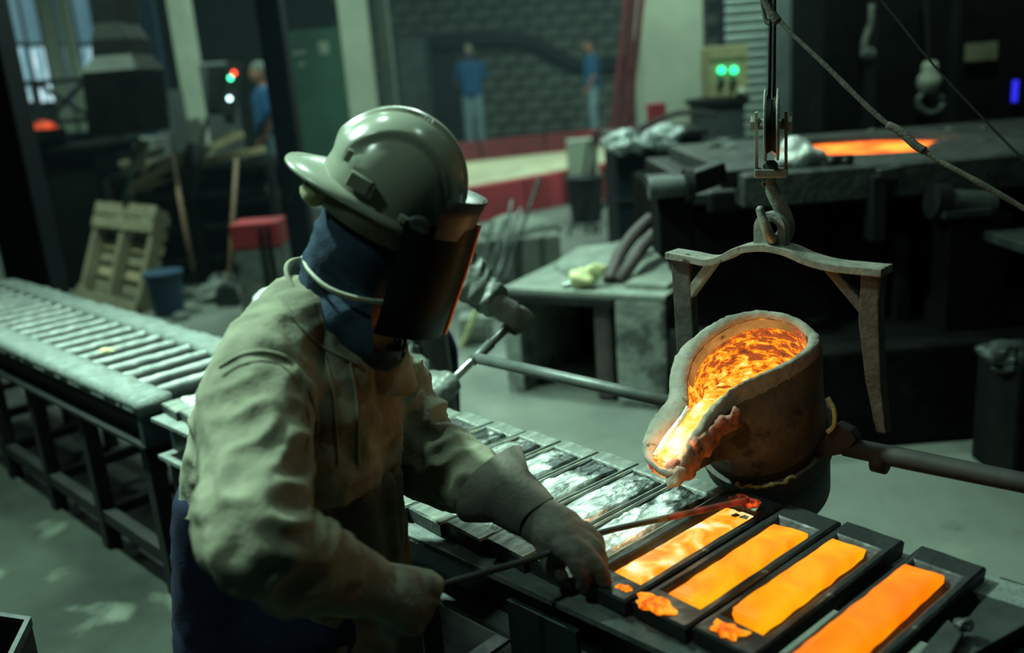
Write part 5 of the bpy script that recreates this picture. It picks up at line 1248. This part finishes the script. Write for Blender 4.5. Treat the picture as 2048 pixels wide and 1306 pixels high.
# mask
mk = blend(MB().ball(hp_(.082, 0, -.052), (.046, .056, .055), hf, hs, hu).caps(hp_(.08, -.01, -.03), .03, hp_(.11, 0, -.03), .022), 'face_mask', 'maskblue', w1, .007, 3)
stp = crv([hp_(*q) for q in ((.085, -.05, -.046), (.045, -.088, -.056), (-.006, -.102, -.062), (-.052, -.094, -.062), (-.090, -.052, -.055), (-.108, 0, -.05))], 6)
rr = []
for i, p in enumerate(stp):
    t = (stp[min(i + 1, len(stp) - 1)] - stp[max(0, i - 1)]).normalized(); o_ = (p - HC); o_ = (o_ - t * o_.dot(t)).normalized(); h_ = t.cross(o_).normalized()
    p2 = p + o_ * .006; rr.append([p2 - h_ * .0045 - o_ * .002, p2 + h_ * .0045 - o_ * .002, p2 + h_ * .0045 + o_ * .002, p2 - h_ * .0045 + o_ * .002])
MB().loft(rr).build('mask_strap', 'strap', mk, smooth=True)
# hard hat -------------------------------------------------------------
hel = root('hard_hat', w1.location, 'x', 'x'); del hel['label']; del hel['category']
bpy.data.objects.remove(hel)
KC = aty(772, 396, 1.6)
tb = math.radians(35); kf = V((math.cos(tb), .06, -math.sin(tb))).normalized(); ks = V((0, 1, 0)); ks = (ks - kf * ks.dot(kf)).normalized(); ku = kf.cross(ks); ku = ku if ku.z > 0 else -ku
rl = math.radians(6); ks, ku = (ks * math.cos(rl) + ku * math.sin(rl)), (ku * math.cos(rl) - ks * math.sin(rl))
def kp(f, s, u_): return KC + kf * f + ks * s + ku * u_
A1, B1, H1 = .122, .108, .150
def dome(al, ez, k=1.): # azimuth, elevation
    rdg = .0065 * max(0, 1 - abs(math.sin(al) * math.cos(ez) * B1) / .021) ** .5 if math.sin(ez) > .25 else 0
    rdg2 = 0
    return kp((A1 * k) * math.cos(al) * math.cos(ez) ** .92, (B1 * k) * math.sin(al) * math.cos(ez) ** .92, H1 * k * math.sin(ez)) + ku * 0
rings = []
for j in range(46):
    ez = math.pi / 2 * j / 45 * .995; ring_ = []
    for k in range(128):
        al = 2 * math.pi * k / 128; p = dome(al, ez)
        sdd = (p - KC).dot(ks); nrm = (p - KC).normalized()
        hgt_ = 0
        w_ = abs(sdd)
        if w_ < .066: hgt_ = .009 * min(1, (.066 - w_) / .005)
        if w_ < .014: hgt_ += .006 * min(1, (.014 - w_) / .005)
        hgt_ *= min(1, max(0, (math.sin(ez) - .22) / .2))
        ring_.append(p + nrm * hgt_)
    rings.append(ring_)
helm = MB().loft(rings, False, True).build('hard_hat', 'helmet', w1, smooth=True, label='grey hard hat')
# brim: narrow all round with a long peak at the back (worn reversed)
br = []
for (k, dz, ti) in ((0.0, .004, 0), (.35, .002, 0), (1.0, -.004, 0), (1.03, -.008, 0), (1.0, -.011, 0), (.3, -.006, 0), (-.08, -.004, 0)):
    ring_ = []
    for q in range(72):
        al = 2 * math.pi * q / 72; w_ = .009 + .052 * max(0, -math.cos(al)) ** 2.6
        f = (A1 + w_ * k) * math.cos(al); s = (B1 + w_ * k * .8) * math.sin(al)
        ring_.append(kp(f, s, dz - .014 * k * max(0, -math.cos(al)) ** 2 + .004 * (1 - math.cos(al)) * 0))
    br.append(ring_)
MB().loft(br, False, False).build('brim', 'helmet', helm, smooth=True)
# slots and lugs on the near side
MB().box(kp(-.052, -.107, .030), (.040, .014, .026), kf, ks, ku).build('side_lug', 'helmet', helm, bevel=.003)
MB().box(kp(-.028, -.112, .028), (.006, .008, .022), kf, ks, ku).build('side_slot', 'band', helm)
MB().box(kp(.048, -.104, .012), (.036, .014, .014), kf, ks, ku).build('front_lug', 'helmet', helm, bevel=.004)
MB().box(kp(-.088, -.082, .055), (.012, .012, .022), kf, ks, ku).build('rear_lug', 'helmet', helm, bevel=.003)
# headband under the hat
bn_ = []
for (k, u_) in ((.99, -.006), (1.0, -.046), (.95, -.048), (.93, -.010)):
    bn_.append([kp(A1 * k * math.cos(al), B1 * k * 1.02 * math.sin(al), u_ - .014 * math.cos(al) * 0) for al in [2 * math.pi * q / 48 for q in range(48)]])
MB().loft(bn_ + [bn_[0]], False, False).build('headband', 'band', helm, smooth=True)
lump(kp(-.105, -.055, -.032), .030, 4, 1, .8, .9, nu=14, nv=10, amp=.3).build('foam_pad', 'foam', helm, smooth=True)
# visor bracket
vis = MB()
kn = kp(.080, -.112, -.004)
vb = []
N_ = 33
KV = aty(838, 425, 1.6); t2 = math.radians(19); vf = V((math.cos(t2), .04, -math.sin(t2))).normalized(); vs_ = (V((0, 1, 0)) - vf * vf.y).normalized(); vu = vf.cross(vs_); vu = vu if vu.z > 0 else -vu
def arc(al, R1, R2, u_, off=.0): return KV + vf * (off + R1 * math.cos(al)) + vs_ * (R2 * math.sin(al)) + vu * u_
for (R1, R2, u_, off) in ((.102, .116, -.020, .0), (.106, .119, .02, .0), (.110, .121, .050, .004), (.107, .118, .050, .004), (.100, .113, -.018, .0)):
    vb.append([arc(math.radians(-70 + 160 * q / (N_ - 1)), R1, R2, u_ - .0 , off) for q in range(N_)])
brow = MB().loft(vb + [vb[0]], False, False, False).build('brow_guard', 'helmetdark', helm, smooth=True)
for s in (-1, 1):
    c = kp(.066, s * .104, .012)
    MB().lathe(c, [(.021, -.004), (.021, .007), (.017, .010), (.008, .011)], 20, ks * s).build('pivot_knob', 'helmetdark', brow, bevel=.001)
    MB().box(c + ks * s * .012, (.026, .006, .007), kf, ks, ku).build('knob_wing', 'helmetdark', brow, bevel=.001)
vg = []
for (u_, off, k) in ((.0, .0, 1.), (-.07, -.002, .99), (-.14, -.006, .98), (-.205, -.010, .97)):
    vg.append([arc(math.radians(-100 + 190 * q / 40), .107 * k, .112 * k, u_, off) for q in range(41)])
inner_ = [[arc(math.radians(-100 + 190 * q / 40), (.107 * k) - .0025, (.112 * k) - .0025, u_, off) for q in range(41)] for (u_, off, k) in reversed(((.0, .0, 1.), (-.07, -.002, .99), (-.14, -.006, .98), (-.205, -.010, .97)))]
vz = MB().loft(vg + inner_ + [vg[0]], False, False, False).build('visor', gl, helm, smooth=True, label='dark green visor')
# molten glow's reflection along the visor's front fold, put into an orange strip
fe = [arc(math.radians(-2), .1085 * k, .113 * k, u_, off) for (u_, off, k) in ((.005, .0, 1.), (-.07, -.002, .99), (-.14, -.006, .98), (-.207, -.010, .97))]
MB().tube(crv(fe, 4), .0055, 8).build('visor_glow_line', 'glow_line', vz, smooth=True, label='orange glow line painted on visor')
# skimmer rod
rod = root('skimmer_rod', atz(1140, 1090, .8), 'long thin skimmer rod held in both gloves with a red hot far end', 'rod')
rp = [haR - (haL - haR).normalized() * .05, aty(876, 1172, 1.335), aty(1080, 1112, 1.44), aty(1200, 1066, 1.52), atz(1360, 1030, .80), atz(1495, 1000, .785)]
rc = crv(rp, 6)
MB().tube(rc[:24], .0062, 12).build('shaft', 'steel', rod, smooth=True)
hotm = emis('red_hot_steel', [(.35, (.012, .003, .003)), (.5, (.10, .008, .004)), (.68, (.4, .03, .01))], .55, 16, 4)
MB().tube(rc[23:], .0066, 12).build('hot_end', hotm, rod, smooth=True, label='dull red hot end')

# ================================================================== WORKER 2
w2 = root('person', (-.45, 2.95, 0), 'second worker behind, in a grey jacket and apron, gripping the ladle T handle', 'person')
hL2, hR2 = tA.lerp(tB, .06), tB.lerp(tA, .04)
sL2, sR2 = aty(868, 470, 2.85), aty(745, 520, 2.95)
eL2 = aty(935, 555, 2.75); wL2 = aty(990, 605, 2.68); eR2 = aty(790, 690, 2.75); wR2 = aty(845, 765, 2.60)
H2 = aty(790, 400, 2.85)
mb = MB().ball(H2, (.095, .075, .115)); mb.caps(H2 - ZD * .08, .05, V((-.42, 2.95, 1.12)), .06)
mb.ball(H2 + V((.0, -.10, -.01)), (.014, .022, .022))
mb.caps(V((-.42, 2.98, 1.05)), .13, V((-.44, 3.0, .85)), .13)
for s in (1, -1): mb.caps(V((-.42 + s * .1, 3.0, .82)), .085, V((-.40 + s * .11, 2.95, .45)), .06).caps(V((-.40 + s * .11, 2.95, .45)), .06, V((-.42 + s * .12, 3.0, .08)), .04)
for a_, e_, w_ in ((sL2, eL2, wL2), (sR2, eR2, wR2)): mb.caps(V((-.42, 2.95, 1.12)), .06, a_, .055).caps(a_, .05, e_, .042).caps(e_, .042, w_, .03)
blend(mb, 'body', 'skin', w2, .014, 4)
M['greyjacket'] = mat('grey_shiny_jacket', (.13, .155, .135), (.045, .055, .05), .5, 0, 14, 7, .5, 70, .004, rvar=.1)
mb = MB().caps(V((-.42, 2.97, 1.08)), .165, V((-.43, 3.0, .85)), .16)
for a_, e_, w_, sd_ in ((sL2, eL2, wL2, 0), (sR2, eR2, wR2, 2)):
    mb.caps(V((-.42, 2.95, 1.12)), .09, a_, .075); P, rs = sleeve([a_, e_, w_], [.074, .068, .064, .056, .050], fold=.09, seed=sd_); mb.tube(P, rs, 20)
blend(mb, 'jacket', 'greyjacket', w2, .009, 3, lambda p, n: .007 * noise.noise(V((p.x * 20, p.y * 16, p.z * 26))) + .010 * (1 - 2.4 * abs(noise.noise(V((p.x * 26 - p.z * 20, p.y * 14, p.z * 24))))))
# apron skirt
def er(cx2, cy2, z, a_, b2_): return [V((cx2 + a_ * math.cos(t), cy2 + b2_ * math.sin(t), z)) for t in [2 * math.pi * k / 32 for k in range(32)]]
xa, xb = aty(788, 700, 2.85).x, aty(893, 700, 2.85).x; xc2 = aty(906, 800, 2.85).x
blend(MB().loft([er((xa + xb) / 2 - .04, 2.92, 1.0, .13, .12), er((xa + xb) / 2 - .02, 2.9, .82, (xb - xa) / 2 + .02, .13), er((xa + xc2) / 2 - .01, 2.88, .6, (xc2 - xa) / 2 + .015, .14), er((xa + xc2) / 2 - .01, 2.88, .32, (xc2 - xa) / 2 + .02, .15)]), 'apron', 'slab', w2, .014, 4, lambda p, n: .012 * noise.noise(V((p.x * 14, p.y * 14, p.z * 2))))
mb = MB()
for s in (1, -1): mb.caps(V((-.40 + s * .1, 3.0, .75)), .11, V((-.42 + s * .11, 3.0, .1)), .085)
blend(mb, 'trousers', 'navy', w2, .016, 4)
for s in (1, -1): blend(MB().caps(V((-.42 + s * .12, 3.04, .05)), .05, V((-.40 + s * .12, 2.88, .045)), .045), 'boot', 'black', w2, .014, 3)
MB().lathe(H2 + ZD * .03, [(.135, -.01), (.14, 0), (.118, .005), (.11, .05), (.085, .09), (.04, .112), (.005, .116)], 28).build('hard_hat', 'helmet', w2, smooth=True)
tdir = (tA - tB).normalized()
def grip2(ha, wr, nm, m):
    d = (ha - wr).normalized(); mb = MB(); k0 = ha - d * .02
    n1 = tdir.cross(d).normalized(); n1 = n1 if n1.z > 0 else -n1
    mb.caps(wr, .038, k0 - d * .02 + n1 * .012, .040); mb.ball(ha - d * .03 + n1 * .016, (.048, .045, .026), d, tdir, n1)
    for i in range(4):
        o_ = tdir * (.034 - .022 * i); kk = 1 - .06 * abs(i - 1.4)
        mb.tube(crv([ha - d * .03 + o_ + n1 * .022, ha + d * .020 * kk + o_ + n1 * .024, ha + d * .034 * kk + o_ - n1 * .004, ha + d * .012 + o_ - n1 * .024, ha - d * .006 + o_ - n1 * .024], 3), .012, 10)
    mb.tube(crv([ha - d * .05 - tdir * .02, ha - d * .02 + tdir * .01 - n1 * .022, ha + d * .012 + tdir * .03 - n1 * .026], 3), .013, 10)
    blend(mb, nm, m, w2, .006, 2, lambda p, n: .003 * noise.noise(p * 40))
grip2(hL2, wL2, 'glove', 'glove'); grip2(hR2, wR2, 'glove', 'greyjacket')

# bottom-left bin corner
bc = atz(30, 1262, .55); 
r = root('scrap_bin', (bc.x - .15, bc.y - .1, 0), 'open black scrap bin cut off by the bottom left corner', 'bin')
P = [atz(x, y, .5) for x, y in ((-60, 1225), (62, 1243), (20, 1330), (-90, 1330))]
cxy = sum(P, V((0, 0, 0))) / 4
MB().loft([[V((p.x, p.y, 0)).lerp(V((cxy.x, cxy.y, 0)), .12) for p in P], [V((p.x, p.y, .5)) for p in P], [V((p.x, p.y, .5)).lerp(V((cxy.x, cxy.y, .5)), .14) for p in P], [V((p.x, p.y, .1)).lerp(V((cxy.x, cxy.y, .1)), .24) for p in P]]).build('body', 'black', r)
MB().loft([[V((p.x, p.y, h)).lerp(V((cxy.x, cxy.y, h)), k) for p in P] for k, h in ((-.03, .49), (-.03, .512), (.14, .512), (.14, .49))] , False, False).build('rim', 'steel', r)

# heat light: incandescent metal in the ladle and moulds
point('molten_ladle_light', CT - NN * .03 + VD * -.01, .6, (1, .42, .12), .05)
point('molten_spout_light', lp(1340, 890, .035), .42, (1, .5, .2), .02)
for q in ((-.9, 1.335), (-.65, 1.335)): point('hot_ingot_light', T(q[0], q[1], TZ + .06), .18, (1, .42, .1), .05)

# thin smoke haze hanging over the back half of the hall
hm = bpy.data.materials.new('smoke_haze'); hm.use_nodes = True; nt = hm.node_tree; nt.nodes.remove(nt.nodes['Principled BSDF'])
vsx = nt.nodes.new('ShaderNodeVolumeScatter'); vsx.inputs['Color'].default_value = (.55, .85, 1, 1); vsx.inputs['Density'].default_value = .0045; vsx.inputs['Anisotropy'].default_value = .2
nt.links.new(vsx.outputs[0], nt.nodes['Material Output'].inputs['Volume'])
MB().box((-.5, 10.0, 3.3), (15, 9, 6.4)).build('smoke_haze', hm, kind='stuff', label='thin bluish smoke haze hanging over the back of the hall', cat='haze')
